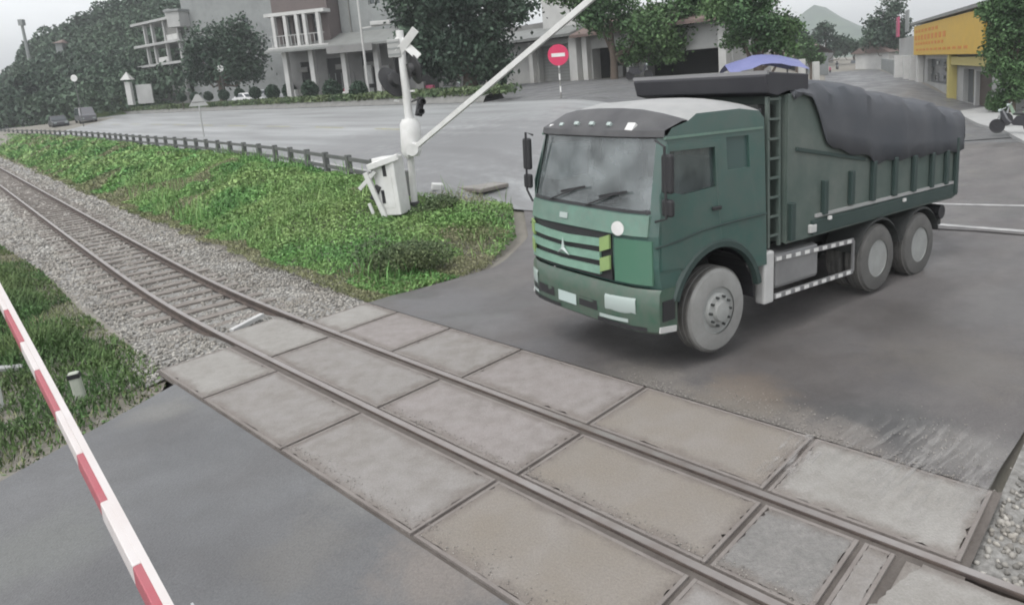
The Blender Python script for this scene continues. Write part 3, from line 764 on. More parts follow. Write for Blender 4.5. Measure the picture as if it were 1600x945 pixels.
V, Fc = leaf_quads(C, Z, .6, 3.); tag(raw_mesh('dry_weeds', V, Fc, M['grass_dry']), kind='stuff')
# near-left patch of grass
n = 75000
s = RNG.uniform(-24, -2.2, n)
qtop = np.interp(s, [-24, -20, -13.8, -9.2, -6.3, -4.07, -2.2], [-.6, -.35, -.45, -.78, -.85, -.88, -2.8])
q = qtop - RNG.uniform(0, 1, n) ** 1.2 * 6
sl_ = np.interp(-q, [.9, 3.05, 5, 12], [-3.62, -2.55, -1.65, 1.4])
keep = s < sl_ + .12 * (vnoise(s, q, .3, 8) - .3); s, q, qtop = s[keep], q[keep], qtop[keep]; n = len(s)
x, y = xy(s, q)
z0 = np.full(n, -.17)
hg = (.05 + .4 * vnoise(s, q, .9, 2) * sstep(0, .9, qtop - q)) * sstep(-.05, .9, np.interp(-q, [.9, 3.05, 5, 12], [-3.62, -2.55, -1.65, 1.4]) - s) + .04
B = np.stack([x, y, z0], 1)
dist = np.interp(-q, [.9, 3.05, 5, 12], [-3.62, -2.55, -1.65, 1.4]) - s
dry = (vnoise(s, q, .9, 12) > .72) | ((dist < .8) & (RNG.random(n) < .6)) | ((qtop - q < .35) & (RNG.random(n) < .5))
V1, F1 = blades(B[~dry], hg[~dry] * RNG.uniform(.5, 1.2, (~dry).sum()), .02, .9)
c = np.stack([x, y, z0 + hg * RNG.random(n)], 1)[~dry]
V2, F2 = leaf_quads(c, .05 * RNG.uniform(.5, 1.4, len(c)), .4)
V, Fc = cat_vf([(V1, F1), (V2, F2)]); tag(raw_mesh('verge_grass', V, Fc, M['grass_dark']), kind='stuff')
V1, F1 = blades(B[dry], hg[dry] * .6 * RNG.uniform(.5, 1.2, dry.sum()), .015, 1.2)
tag(raw_mesh('dry_verge_grass', V1, F1, M['grass_dry']), kind='stuff')
# earth under that patch
rows = []
for s in np.arange(-26, -1.9, .6):
    qt = float(np.interp(s, [-24, -20, -13.8, -9.2, -6.3, -4.07, -2.2], [-.9, -.6, -.45, -.65, -.8, -.85, -2.8]))
    rows.append([tuple(W(min(s, float(np.interp(-q, [.9, 3.05, 5, 12], [-3.5, -2.45, -1.55, 1.5]))), q, -.18 + .03 * random.random())) for q in np.linspace(qt, -9, 12)])
tag(MB().grid(rows).build('verge_earth', M['dirt'], smooth=True), kind='structure')
# a little grass in the gravel on the right
s, q, p = scatter_sq(2600, 5.5, 8, lambda s: np.full_like(s, 1.6), lambda s: np.full_like(s, 5.5), lambda s, q: np.full_like(s, -.12))
k = vnoise(s, q, .45, 6) > .52; p = p[k]
V, Fc = blades(p, .07 * RNG.uniform(.4, 1.2, len(p)), .012, 1.2); tag(raw_mesh('gravel_weeds', V, Fc, M['grass_dry']), kind='stuff')
# dark bush by the road corner
def leaf_blob(c, r, n, sz, shell=.55):
    d = RNG.normal(size=(n, 3)); d /= np.linalg.norm(d, axis=1)[:, None]
    rad = RNG.uniform(shell, 1, n) ** .6
    return np.asarray(c) + d * rad[:, None] * np.asarray(r), sz * RNG.uniform(.6, 1.4, n)
def bush(name, base, r, n, sz, m, label, cat='bush', group=None, lumps=7, stem=True):
    root = empty(name, base); tag(root, label, cat, group)
    Cs, Zs = [], []
    for k in range(lumps):
        a = random.uniform(0, 6.28); d = random.uniform(.2, .65)
        cc = (r[0] * d * math.cos(a), r[1] * d * math.sin(a), r[2] * random.uniform(.35, 1.05)); f = random.uniform(.4, .65)
        c, z = leaf_blob(cc, (r[0] * f, r[1] * f, r[2] * f), n // lumps, sz); Cs.append(c); Zs.append(z)
    V, Fc = leaf_quads(np.concatenate(Cs), np.concatenate(Zs), .2)
    raw_mesh('foliage', V, Fc, m, root)
    if stem:
        st = MB()
        for k in range(4):
            a = 1.57 * k + .3; st.tube([(0, 0, -.1), (r[0] * .2 * math.cos(a), r[1] * .2 * math.sin(a), r[2] * .4), (r[0] * .5 * math.cos(a), r[1] * .5 * math.sin(a), r[2] * .9)], [r[0] * .03, r[0] * .02, r[0] * .012], 5)
        st.build('stem', M['bark'], root)
    return root
g = at_z(640, 408, 0); bush('bush', (g.x, g.y, hr(g.x, g.y) - .1), (1.05, .9, .5), 9000, .07, M['bush'], 'low dark green bush beside the road in front of the barrier cabinet', lumps=11)
g = at_z(735, 350, 0.1); bush('bush', (g.x, g.y, hr(g.x, g.y) - .1), (1.0, .8, .4), 5000, .075, M['grass'], 'low yellowish green bush right of the signal mast, next to the truck cab', lumps=9)
g = at_z(690, 335, .2); bush('bush', (g.x, g.y, hr(g.x, g.y) - .05), (.9, .7, .42), 4500, .075, M['bush'], 'greyish bush at the foot of the signal mast', lumps=9)

# ------------------------------------------------------------------ guard rail
gr = empty('guard_rail', W(-40, float(guard(-40)), 0)); tag(gr, 'long grey concrete post and rail guard fence along the highway edge', 'guard rail')
s_l = [-9.9]
while s_l[-1] > -120: s_l.append(s_l[-1] - (2.1 if s_l[-1] > -60 else 2.6))
tops = []
for s in s_l:
    p = W(s, float(guard(s)) - .05); z = hr(p.x, p.y); tops.append(Vector((p.x, p.y, z)))
p0 = MB().box((0, 0, .32), (.2, .17, 1.1)).build('post', M['concrete_dark'], gr, bevel=.015)
for i, t in enumerate(tops):
    o = p0 if i == 0 else p0.copy()
    if i: COL.objects.link(o); o.parent = gr
    o.location = t - gr.location
    nx = tops[min(i + 1, len(tops) - 1)] - tops[max(i - 1, 0)]
    o.rotation_euler = (random.uniform(-.03, .03), random.uniform(-.03, .03), math.atan2(nx.y, nx.x))
for h in (.74, .38):
    mb = MB()
    for a, b in zip(tops[:-1], tops[1:]):
        mb.bar(a + Vector((0, 0, h)) - gr.location, b + Vector((0, 0, h)) - gr.location, .07, .12)
    mb.build('beam', M['concrete_dark'], gr)
# pale concrete block and slab at the verge tip
p = ground_at(745, 289)
tag(MB().box((0, 0, 0), (1.6, 1.1, .12)).build('concrete_slab', M['slab_pale'], loc=(p.x, p.y, hr(p.x, p.y) - .05), rot=(0, 0, TH), bevel=.03), 'pale flat concrete slab lying at the verge tip beside the highway', 'concrete slab')
p = ground_at(683, 297)
tag(MB().box((0, 0, .08), (.32, .2, .2)).build('concrete_block', M['white'], loc=(p.x, p.y, hr(p.x, p.y) + .02), rot=(.1, .15, .4), bevel=.03), 'small white concrete block on the grass right of the signal mast', 'block')

#@@PART2
# ================================================================== TRUCK
T_LOC, T_PITCH, T_HEAD = (.9118, 9.2384, .021), .0506, -2.4774
truck = empty('dump_truck', T_LOC, (0, -T_PITCH, T_HEAD))
tag(truck, 'green dump truck with a grey tarpaulin over its load, driving over the crossing', 'truck')
CABP = [(1.16, 1.0), (1.2, 1.25), (1.2, 1.62), (1.16, 1.88), (.98, 2.76), (.9, 2.84), (.62, 3.06), (.3, 3.14), (-.5, 3.17), (-.9, 3.13), (-1.0, 3.03), (-1.0, .95)]
ARCH = [(.80 * math.cos(a), .57 + .80 * math.sin(a)) for a in np.radians(np.linspace(151, 29, 11))]
def hw(z): return 1.225 if z < 1.9 else 1.225 - .075 * (z - 1.9) / 1.1
def cpt(x, z, v, off=0.):
    av = abs(v)
    zz = z - (.15 * av ** 3 if z > 2.85 else 0)
    xx = x - (.17 * av ** 5 if x > .55 else 0)
    return (xx + off, v * hw(zz) * 1.0, zz)
YV = [-1, -.975, -.91, -.76, -.5, -.2, .2, .5, .76, .91, .975, 1]
cab = MB()
for i in range(len(CABP) - 1):
    if i in (4, 5): continue                       # visor is its own part
    if i in (6, 7, 8): continue                    # roof skin is its own part
    for j in range(len(YV) - 1):
        if i == 3 and 2 <= j <= 8: continue        # windscreen opening
        a, b = CABP[i], CABP[i + 1]
        cab.add([cpt(*a, YV[j]), cpt(*b, YV[j]), cpt(*b, YV[j + 1]), cpt(*a, YV[j + 1])], [(0, 1, 2, 3)])
DW = [(.02, 2.1), (.01, 2.58), (.80, 2.58), (.93, 2.14), (.60, 2.06)]      # door window
RW = [(-.66, 2.28), (-.66, 2.68), (-.22, 2.68), (-.22, 2.28)]
side = [(cpt(x, z, 1)[0], cpt(x, z, 1)[2]) for x, z in CABP] + [(-.86, .95)] + ARCH + [(.86, .95)]
flat, tri = poly_holes(side, [DW, RW])
for sgn in (1, -1):
    cab.add([(x, sgn * hw(z), z) for x, z in flat], tri)
    for hole in (DW, RW):
        n = len(hole)
        cab.add([(x, sgn * hw(z), z) for x, z in hole] + [(x, sgn * (hw(z) - .05), z) for x, z in hole], [(k, (k + 1) % n, n + (k + 1) % n, n + k) for k in range(n)])
o = cab.build('cab', M['tr_green'], truck, smooth=True)
# roof and visor skins
def skin(idx, off, lo=0, hi=None):
    mb = MB(); hi = len(YV) if hi is None else hi
    mb.grid([[cpt(*CABP[i], YV[j], off) for j in range(lo, hi)] for i in idx]); return mb
skin([6, 7, 8, 9], 0).build('roof', M['dust_glint'], truck, smooth=True)
v_ = MB()
rows = []
for (x, z) in [(.985, 2.735), (1.03, 2.745), (1.015, 2.82), (.72, 3.065), (.62, 3.07)]:
    rows.append([cpt(x, z, v, 0) for v in YV])
v_.grid(rows).build('visor', M['visor'], truck, smooth=True)
rl = MB()
lights_y = [(-.86, .1), (-.60, .07), (-.28, .08), (.02, .08), (.34, .07), (.70, .13)]
for k, (yy, w_) in enumerate(lights_y):
    p = cpt(.955, 2.885, yy / 1.15)
    b = MB().box((0, 0, 0), (.05, w_, w_ * .85 if k in (0, 5) else .05))
    b.build('roof_light', M['white'] if k in (0, 5) else M['lens'], truck, bevel=.008, loc=p, rot=(0, math.radians(-38), 0))
# windscreen
rows = []
for f in np.linspace(.03, .97, 8):
    x = 1.16 + (.98 - 1.16) * f; z = 1.88 + (2.76 - 1.88) * f
    rows.append([cpt(x, z, v, -.018) for v in np.linspace(-.92, .92, 17)])
ws = MB().grid(rows).build('windshield', M['windshield'], truck, smooth=True)
for f0, f1 in ((-.005, .035), (.965, 1.0)):
    rows_f = MB()
    for j in range(16):
        v0, v1 = np.linspace(-.92, .92, 17)[j:j + 2]
        pt = lambda f, v: cpt(1.16 - .18 * f, 1.88 + .88 * f, v, .004)
        rows_f.add([pt(f0, v0), pt(f1, v0), pt(f1, v1), pt(f0, v1)], [(0, 1, 2, 3)])
    rows_f.build('windshield_seal', M['black'], truck)
for yy, dy in ((-.62, .5), (.12, .5)):
    a = Vector(cpt(1.165, 1.9, yy / 1.2, .02)); b = Vector(cpt(1.12, 2.08, (yy + dy) / 1.2, .02))
    MB().tube([a, (a + b) / 2 + Vector((.01, 0, .0)), b], .012, 6).bar(b - Vector((-.005, .3, .06)), b + Vector((.005, .2, .04)), .012, .03).build('wiper', M['black'], truck)
# interior
MB().box((.82, 0, 1.86), (.5, 2.2, .12)).box((.95, .2, 1.95), (.12, .5, .1)).box((.97, -.5, 1.95), (.16, .3, .08)).build('dashboard', M['seat'], truck, bevel=.02)
for yy in (.58, -.58):
    MB().box((-.05, yy, 1.65), (.5, .5, .16)).box((-.3, yy, 2.05), (.14, .5, .75)).box((-.3, yy, 2.5), (.1, .3, .18)).build('seat', M['seat'], truck, bevel=.04)
MB().lathe([(.2, 0), (.225, .015), (.2, .03), (.18, .015)], (0, 0, 0), 'x', 24).box((0.01, 0, 0), (.03, .4, .03)).build('steering_wheel', M['black'], truck, loc=(.5, .58, 2.05), rot=(0, math.radians(25), 0))
MB().add([(-.98, -1.15, .96), (-.98, 1.15, .96), (-.98, 1.12, 3.0), (-.98, -1.12, 3.0)], [(0, 1, 2, 3)]).build('rear_wall', M['seat'], truck)
# side glazing, doors
for sgn in (1, -1):
    def shell(poly, hole, off):
        flat_, tri_ = poly_holes(poly, [hole]); n = len(flat_)
        mb = MB().add([(x, sgn * (hw(z) + off), z) for x, z in flat_], tri_)
        m_ = len(poly)
        mb.add([(x, sgn * (hw(z) + off), z) for x, z in poly] + [(x, sgn * (hw(z) - .004), z) for x, z in poly], [(k, (k + 1) % m_, m_ + (k + 1) % m_, m_ + k) for k in range(m_)])
        h_ = len(hole)
        mb.add([(x, sgn * (hw(z) + off), z) for x, z in hole] + [(x, sgn * (hw(z) - .05), z) for x, z in hole], [(k, (k + 1) % h_, h_ + (k + 1) % h_, h_ + k) for k in range(h_)])
        return mb
    dpoly = [(-.06, 1.42), (-.1, 2.66), (.82, 2.66), (.99, 2.1), (1.0, 1.22), (.68, 1.2)] + [(.86 * math.cos(a), .57 + .86 * math.sin(a)) for a in np.radians(np.linspace(44, 92, 6))]
    dr = shell(dpoly, DW, .014).build('door', M['tr_green'], truck)
    MB().box((0, 0, 0), (.16, .035, .045)).build('handle', M['black'], dr, loc=(.05, sgn * 1.255, 1.84), bevel=.01)
    MB().add([(x, sgn * (hw(z) - .035), z) for x, z in DW], [tuple(range(len(DW)))]).build('door_glass', M['side_glass'], dr)
    MB().add([(x, sgn * (hw(z) - .035), z) for x, z in RW], [(0, 1, 2, 3)]).build('rear_side_window', M['rear_glass'], truck)
    # drip rail, and a dark tube painting the shade of the body crease
    MB().bar((.86, sgn * 1.17, 2.73), (-.95, sgn * 1.165, 2.76), .03, .03).build('drip_rail', M['tr_green_light'], truck)
    MB().tube([(1.08, sgn * 1.225, 1.5), (.75, sgn * 1.242, 1.53), (.3, sgn * 1.242, 1.6), (-.3, sgn * 1.235, 1.63), (-.97, sgn * 1.232, 1.64)], .014, 6).build('crease_shade', M['tr_rib'], truck)
    # mirror
    my = 1.4 if sgn > 0 else 1.29; mz = 0 if sgn > 0 else .1
    mr = MB().tube([(1.02, sgn * 1.18, 2.72), (1.08, sgn * (my - .02), 2.66 + mz), (1.08, sgn * my, 1.86 + mz), (1.05, sgn * 1.2, 1.8)], .016, 6).build('mirror_arm', M['black'], truck)
    MB().box((1.05, sgn * my, 2.36 + mz), (.07, .16, .44)).build('mirror', M['black'], mr, bevel=.03)
    MB().box((1.05, sgn * my, 1.98 + mz), (.07, .16, .2)).build('mirror', M['black'], mr, bevel=.03)
    # wheel arch flare
    fl = MB()
    A = np.radians(np.linspace(168, 18, 20))
    fl.grid([[(.76 * math.cos(a), sgn * 1.2, .57 + .76 * math.sin(a)) for a in A], [(.78 * math.cos(a), sgn * 1.27, .57 + .78 * math.sin(a)) for a in A],
             [(.85 * math.cos(a), sgn * 1.27, .57 + .85 * math.sin(a)) for a in A], [(.88 * math.cos(a), sgn * 1.22, .57 + .88 * math.sin(a)) for a in A]])
    fl.build('wheel_arch', M['tr_rib'], truck, smooth=True)
    # inner wheel housing
    MB().grid([[(.73 * math.cos(a), sgn * .55, .55 + .73 * math.sin(a)) for a in np.radians(np.linspace(180, 0, 16))], [(.73 * math.cos(a), sgn * 1.22, .55 + .73 * math.sin(a)) for a in np.radians(np.linspace(180, 0, 16))]]).build('wheel_housing', M['black'], truck)
# front panels: upper panel strip, grille, corners, bumper
def fpatch(y0, y1, z0, z1, off, n=9, tz=0., x=1.2):
    """curved patch on the cab's front; tz skews the lower edge"""
    rows = []
    for z in np.linspace(z0, z1, 4):
        rows.append([cpt(x - (max(0, z - 1.62) * .15), z, v / 1.225, off) for v in np.linspace(y0, y1, n)])
    return rows
def fsolid(name, y0, y1, z0, z1, off, thick, m, parent=truck, bev=.01, n=9, curve=None):
    mb = MB(); A = fpatch(y0, y1, z0, z1, off, n); Bk = fpatch(y0, y1, z0, z1, off - thick, n)
    if curve:
        A = [[(p[0], p[1], p[2] + curve(p[1])) for p in r] for r in A]; Bk = [[(p[0], p[1], p[2] + curve(p[1])) for p in r] for r in Bk]
    mb.grid(A).grid(Bk)
    def rim(r1, r2):
        for k in range(len(r1) - 1): mb.add([r1[k], r1[k + 1], r2[k + 1], r2[k]], [(0, 1, 2, 3)])
    rim(A[0], Bk[0]); rim(A[-1], Bk[-1]); rim([r[0] for r in A], [r[0] for r in Bk]); rim([r[-1] for r in A], [r[-1] for r in Bk])
    return mb.build(name, m, parent, smooth=True)
gr_ = fsolid('grille', -1.06, .62, 1.04, 1.6, .012, .03, M['black'])
fsolid('front_panel', -1.13, 1.13, 1.62, 1.86, .03, .04, M['tr_green_light'], n=13)
vee = lambda k: (lambda y: k * abs(y + .25))
for zc, k_ in ((1.40, .05), (1.235, .04), (1.075, .02)):
    br_ = fsolid('grille_bar', -1.06, .44, zc, zc + .095, .05, .035, M['tr_bar'], gr_, curve=vee(k_), n=15)
for (a, b) in ((-1.08, -.97), (.45, .62)):
    for zc in (1.40, 1.15): fsolid('side_fin', a, b, zc, zc + .17, .058, .03, M['tr_lime'], gr_, curve=lambda y: .35 * (y - .53) if y > 0 else -.35 * (y + 1.02))
em = MB()
for a in (90, 210, 330):
    a = math.radians(a); em.add([(0, .035 * math.cos(a + 1.57), .035 * math.sin(a + 1.57)), (0, .15 * math.cos(a), .15 * math.sin(a)), (0, .035 * math.cos(a - 1.57), .035 * math.sin(a - 1.57)), (.03, 0, 0)], [(0, 1, 3), (1, 2, 3), (0, 1, 2)])
em.build('emblem', M['lens'], gr_, loc=(1.275, -.25, 1.31))
fsolid('badge', -.36, -.2, 1.70, 1.77, .045, .012, M['lens'])
MB().lathe([(.045, 0), (.085, 0), (.085, .012), (.045, .012)], (0, 0, 0), 'x', 20).build('round_sticker', M['white'], truck, loc=cpt(1.215, 1.69, .74 / 1.22, .012), rot=(0, 0, .3))
for (a, b) in ((.67, 1.17), (-1.2, -1.11)):
    fsolid('corner_panel', a, b, 1.05, 1.57, .02, .03, M['tr_green_corner'])
# bumper: wraps to the wheel arch
def bpt(v, z, off=0.):
    return (1.24 - .2 * abs(v) ** 5 + off + .02 * (z - .7), v * 1.245, z)
rows = []
for z, of in ((.46, -.06), (.5, 0), (.72, .015), (.95, 0), (1.0, -.04)):
    r = [(.74, -1.235, z), (1.0, -1.245, z)] + [bpt(v, z, of) for v in (-1, -.97, -.9, -.75, -.5, -.2, .2, .5, .75, .9, .97, 1)] + [(1.0, 1.245, z), (.74, 1.235, z)]
    rows.append(r)
bump = MB().grid(rows)
bump.add([r for r in rows[0]], [tuple(range(len(rows[0])))[::-1]])
bump = bump.build('bumper', M['tr_green_low'], truck, smooth=True)
for sgn in (1, -1):
    hl = []
    for z in (.67, .7, .84, .87): hl.append([bpt(sgn * v, z + .06 * (v - .5), .018 if z in (.7, .84) else .004) for v in (np.linspace(.42, .8, 7) if sgn > 0 else np.linspace(.74, .92, 7))])
    MB().grid(hl).build('headlight', M['lens'], bump, smooth=True)
    tl = [[bpt(sgn * v, z + .05 * (v - .5), .02) for v in (np.linspace(.34, .72, 5) if sgn > 0 else np.linspace(.72, .9, 5))] for z in (.57, .615)]
    MB().grid(tl).build('fog_lamp', M['lens'], bump, smooth=True)
    fl_ = [[bpt(sgn * v, z, .01) for v in np.linspace(.3, .9, 5)] for z in (.5, .55)]
    MB().grid(fl_).build('bumper_slot', M['black'], bump)
    MB().bar((.78, sgn * 1.25, .5), (1.05, sgn * 1.25, .53), .02, .07).build('step_edge', M['light_grey'], bump)
    MB().box((.9, sgn * 1.247, .74), (.2, .02, .24)).build('step_hole', M['black'], bump)
MB().grid([[bpt(v, z, .022) for v in np.linspace(-.32, -.02, 3)] for z in (.6, .74)]).build('number_plate', M['plate'], bump)
for (a, b) in ((-.85, -.4), (.02, .3)): MB().grid([[bpt(v, z, .014) for v in np.linspace(a, b, 4)] for z in (.62, .74)]).build('bumper_slot', M['black'], bump)
# chassis, tanks, guards
ch = MB()
for yy in (.42, -.42): ch.bar((1.0, yy, .86), (-6.3, yy, .92), .09, .26)
for xx in (-1.2, -2.6, -3.9, -5.29, -6.2): ch.box((xx, 0, .88), (.1, .9, .2))
for xx in (0, -3.89, -5.29): ch.tube([(xx, -1.0, .55), (xx, 1.0, .55)], .085, 10)
ch.tube([(-3.89, 0, .55), (-5.29, 0, .55)], .1, 8); ch.lathe([(.05, -.25), (.25, -.12), (.25, .12), (.05, .25)], (-3.89, 0, .56), 'y', 14).lathe([(.05, -.25), (.25, -.12), (.25, .12), (.05, .25)], (-5.29, 0, .56), 'y', 14)
ch.box((.5, 0, .75), (.9, 1.0, .5)); ch.box((-.4, 0, 1.0), (1.2, 1.0, .3))
ch.build('chassis', M['chassis'], truck)
for sgn in (1, -1):
    MB().box((-1.07, sgn * 1.14, .75), (.22, .16, .72)).build('mudguard_panel', M['light_grey'], truck, bevel=.03)
    MB().box((-1.8, sgn * .92, .78), (1.05, .5, .5)).build('fuel_tank', M['tank'], truck, bevel=.06)
    for z0, z1 in ((.98, .93), (.46, .45)):
        sg_ = MB()
        a, b = Vector((-1.2, sgn * 1.2, z0)), Vector((-3.2, sgn * 1.2, z1))
        sg_.bar(a, b, .03, .075)
        g_ = sg_.build('side_guard', M['tank'], truck, bevel=.006)
        for k in range(9):
            tp = MB()
            f = (k + .12) / 9; f2 = (k + .62) / 9
            tp.bar(a.lerp(b, f) + Vector((0, sgn * .018, 0)), a.lerp(b, f2) + Vector((0, sgn * .018, 0)), .006, .05)
            tp.build('reflector', M['white'], g_)
    MB().bar((-3.2, sgn * 1.2, .93), (-3.2, sgn * 1.2, .45), .03, .05, (1, 0, 0)).build('guard_post', M['tank'], truck)
    for cx_ in (-3.89, -5.29):
        A = np.radians(np.linspace(165, 15, 14))
        MB().grid([[(cx_ + .66 * math.cos(a), sgn * .68, .54 + .66 * math.sin(a)) for a in A], [(cx_ + .66 * math.cos(a), sgn * 1.25, .54 + .66 * math.sin(a)) for a in A], [(cx_ + .70 * math.cos(a), sgn * 1.25, .5 + .66 * math.sin(a)) for a in A]]).build('mudguard', M['chassis'], truck)
MB().tube([(-6.25, .75, .98), (-6.25, 1.16, .98)], .13, 14).build('tail_lamp_pod', M['black'], truck)
MB().box((-6.3, 0, .8), (.12, 2.2, .14)).build('rear_bumper', M['chassis'], truck)
# wheels
def wheel(x, sgn, dusty, dual):
    r = empty('wheel', (x, sgn * 1.09, .54)); r.parent = truck
    w = .3
    ty = [(.30, -.15), (.40, -.155), (.50, -.14), (.537, -.09), (.54, 0), (.537, .09), (.50, .14), (.40, .155), (.30, .15)]
    t = MB().lathe(ty, (0, 0, 0), 'y', 40, False)
    if dual: t.lathe(ty, (0, -sgn * .33, 0), 'y', 40, False)
    tread = MB()
    for y0 in ((0,) if not dual else (0, -sgn * .33)):
        tread.lathe([(.527, -.105), (.5455, -.1), (.5455, -.05), (.536, -.045), (.536, -.03), (.5455, -.025), (.5455, .025), (.536, .03), (.536, .045), (.5455, .05), (.5455, .1), (.527, .105)], (0, y0, 0), 'y', 40, False)
    t.build('tyre', M['tyre_dusty'] if dusty else M['tyre'], r, smooth=True)
    tread.build('tread', M['tyre_tread'], r)
    if not dual: rp = [(.31, .12), (.30, .135), (.28, .10), (.24, .10), (.2, .16), (.14, .175), (.12, .22), (.05, .235), (.0, .235)]
    else: rp = [(.31, .13), (.30, .14), (.27, .06), (.24, .0), (.17, -.05), (.15, .06), (.12, .1), (.05, .12), (0, .12)]
    MB().lathe([(a, sgn * b) for a, b in rp], (0, 0, 0), 'y', 32).build('rim', M['rim'], r, smooth=True)
    n0 = None
    for k in range(10):
        a = 2 * math.pi * k / 10; y0 = .155 if not dual else -.03
        if n0 is None: n_ = n0 = MB().tube([(0, 0, 0), (0, sgn * .05, 0)], .016, 6).build('wheel_nut', M['chassis'], r)
        else: n_ = n0.copy(); COL.objects.link(n_); n_.parent = r
        n_.location = (.185 * math.cos(a), sgn * y0, .185 * math.sin(a))
for sgn in (1, -1):
    wheel(0, sgn, True, False); wheel(-3.89, sgn, False, True); wheel(-5.29, sgn, False, True)
# tipper body
body = empty('tipper_body', (0, 0, 0)); body.parent = truck
BS = [(-1.43, 1.16), (-1.43, 3.18), (-1.85, 3.2), (-2.3, 3.0), (-3.4, 2.62), (-6.62, 2.5), (-6.70, 1.3), (-6.55, 1.22)]
for sgn in (1, -1):
    MB().prism(BS, 'y', sgn * 1.19, sgn * 1.225).build('side_panel', M['tr_body'], body)
    MB().bar((-2.0, sgn * 1.215, 1.30), (-6.6, sgn * 1.215, 1.36), .1, .2).build('lower_beam', M['tr_rib'], body, bevel=.01)
    MB().bar((-2.1, sgn * 1.24, 1.46), (-6.55, sgn * 1.24, 1.5), .03, .045).build('rub_rail', M['dust_glint'], body)  # pale colour paints the highlight along the body's bottom rail
    MB().box((-2.02, sgn * 1.24, 1.29), (.16, .06, .12)).build('hinge_light', M['light_grey'], body, bevel=.015)
    for x0, zb, zt in ((-1.5, 1.2, 1.72), (-2.29, 1.46, 1.95), (-3.0, 1.52, 2.02), (-3.62, 1.5, 2.12), (-4.29, 1.5, 2.12), (-4.93, 1.5, 2.1), (-5.57, 1.5, 2.1), (-6.12, 1.5, 2.1), (-6.5, 1.3, 2.3)):
        MB().box((x0, sgn * 1.26, (zb + zt) / 2), (.1, .07, zt - zb)).build('rib', M['tr_rib'], body, bevel=.012)
    MB().bar((-1.6, sgn * 1.24, 2.44), (-3.4, sgn * 1.235, 2.16), .025, .05).build('upper_rail', M['tr_rib'], body)
    for x0 in (-2.4, -4.6): MB().box((x0, sgn * 1.28, 1.4), (.07, .03, .05)).build('side_marker', M['white'], body)
MB().box((-1.45, 0, 2.17), (.06, 2.38, 2.0)).build('bulkhead', M['tr_body'], body)
MB().prism([(-6.62, 1.3), (-6.7, 1.3), (-6.68, 2.6), (-6.62, 2.6)], 'y', -1.18, 1.18).build('tailgate', M['tr_body'], body)
MB().box((-4.05, 0, 1.24), (5.1, 2.36, .1)).build('floor', M['tr_rib'], body)
M['edge_grey'] = mat('edge_grey', (.2, .2, .205), .6)
hb = MB().prism([(-1.46, 3.22), (-1.2, 3.16), (-1.0, 3.2), (-.93, 3.42), (-1.0, 3.47), (-1.9, 3.44), (-1.9, 3.22)], 'y', -1.22, 1.22).build('cab_guard', M['guard_black'], body, bevel=.02)
MB().bar((-.97, -1.23, 3.46), (-.97, 1.23, 3.46), .05, .05).build('edge_highlight', M['edge_grey'], hb)  # pale bar added to draw the highlight along the top edge
# ladder and intake stack in the gap behind the cab
la = MB()
for xx in (-1.1, -1.34): la.bar((xx, 1.16, 1.15), (xx, 1.13, 3.15), .045, .045)
for k in range(8): la.bar((-1.1, 1.16, 1.3 + k * .26), (-1.34, 1.16, 1.3 + k * .26), .03, .03)
la.build('ladder', M['tr_body'], truck)
MB().box((-1.22, 0, 2.0), (.3, 2.0, 2.1)).build('gap_shade', M['chassis'], truck)  # dark box added to stand for the shade in the gap
MB().tube([(-1.2, -.85, 1.1), (-1.2, -.85, 3.0)], .11, 12).build('air_intake', M['black'], truck)
MB().box((-1.2, .3, 1.5), (.25, 1.2, 1.0)).build('hoist_box', M['chassis'], truck, bevel=.03)
# tarpaulin over the load (rests on the body: a thing of its own)
def tz_c(a): return float(np.interp(-a, [1.45, 1.9, 2.9, 3.6, 4.7, 5.8, 6.75], [3.42, 3.44, 3.40, 3.30, 3.14, 3.02, 2.86]))
def tz_l(a): return float(np.interp(-a, [1.45, 1.9, 2.1, 2.3, 2.48, 3.0, 3.45, 3.62, 4.3, 6.75], [3.26, 3.1, 2.85, 2.5, 2.38, 2.27, 2.19, 2.08, 2.08, 2.06]))
random.seed(3)
rows = []
As = np.linspace(-1.5, -6.76, 110)
for i, a in enumerate(As):
    zc, zl = tz_c(a), tz_l(a); row = []
    sag = .03 * math.sin(a * 5.3) + .02 * math.sin(a * 11 + 1)
    ed = zc - .24
    prof = [(-1.27, zl), (-1.265, zl + (ed - zl) * .5), (-1.25, ed - .02), (-1.17, ed + .09), (-.85, zc - .05), (-.45, zc - .01), (0, zc + .01), (.45, zc - .01), (.85, zc - .05), (1.17, ed + .1), (1.255, ed - .02), (1.272, zl + (ed - zl) * .66), (1.268, zl + (ed - zl) * .33), (1.275, zl)]
    for j, (y, z) in enumerate(prof):
        fo_ = abs(math.sin(a * 4.1 + .35 * j + 1.2 * math.sin(a * 1.3))) ** 5
        wv = (.018 * math.sin(a * 7 + j * .6) + .02 * fo_) if j in (0, 1, 2, 10, 11, 12, 13) else 0
        row.append((a + .01 * math.sin(j * 2.1 + a), y + (wv if y > 0 else -wv), z + (sag - .02 * abs(math.sin(a * 2.6 + .5 * j)) ** 4 if 2 < j < 11 else .02 * math.sin(a * 9) * (j in (0, 13)))))
    rows.append(row)
mb = MB().grid(rows)
last = rows[-1]
mb.grid([last, [(p[0] - .015, p[1] * 1.0, min(p[2], 2.3)) for p in last]])
tp_o = mb.build('tarpaulin', M['tarp'], smooth=True)
sd_ = tp_o.modifiers.new('thick', 'SOLIDIFY'); sd_.thickness = .012; sd_.offset = -1
tp_o.location = T_LOC; tp_o.rotation_euler = (0, -T_PITCH, T_HEAD)
tag(tp_o, 'dark grey tarpaulin draped over the heaped load of the dump truck', 'tarpaulin')

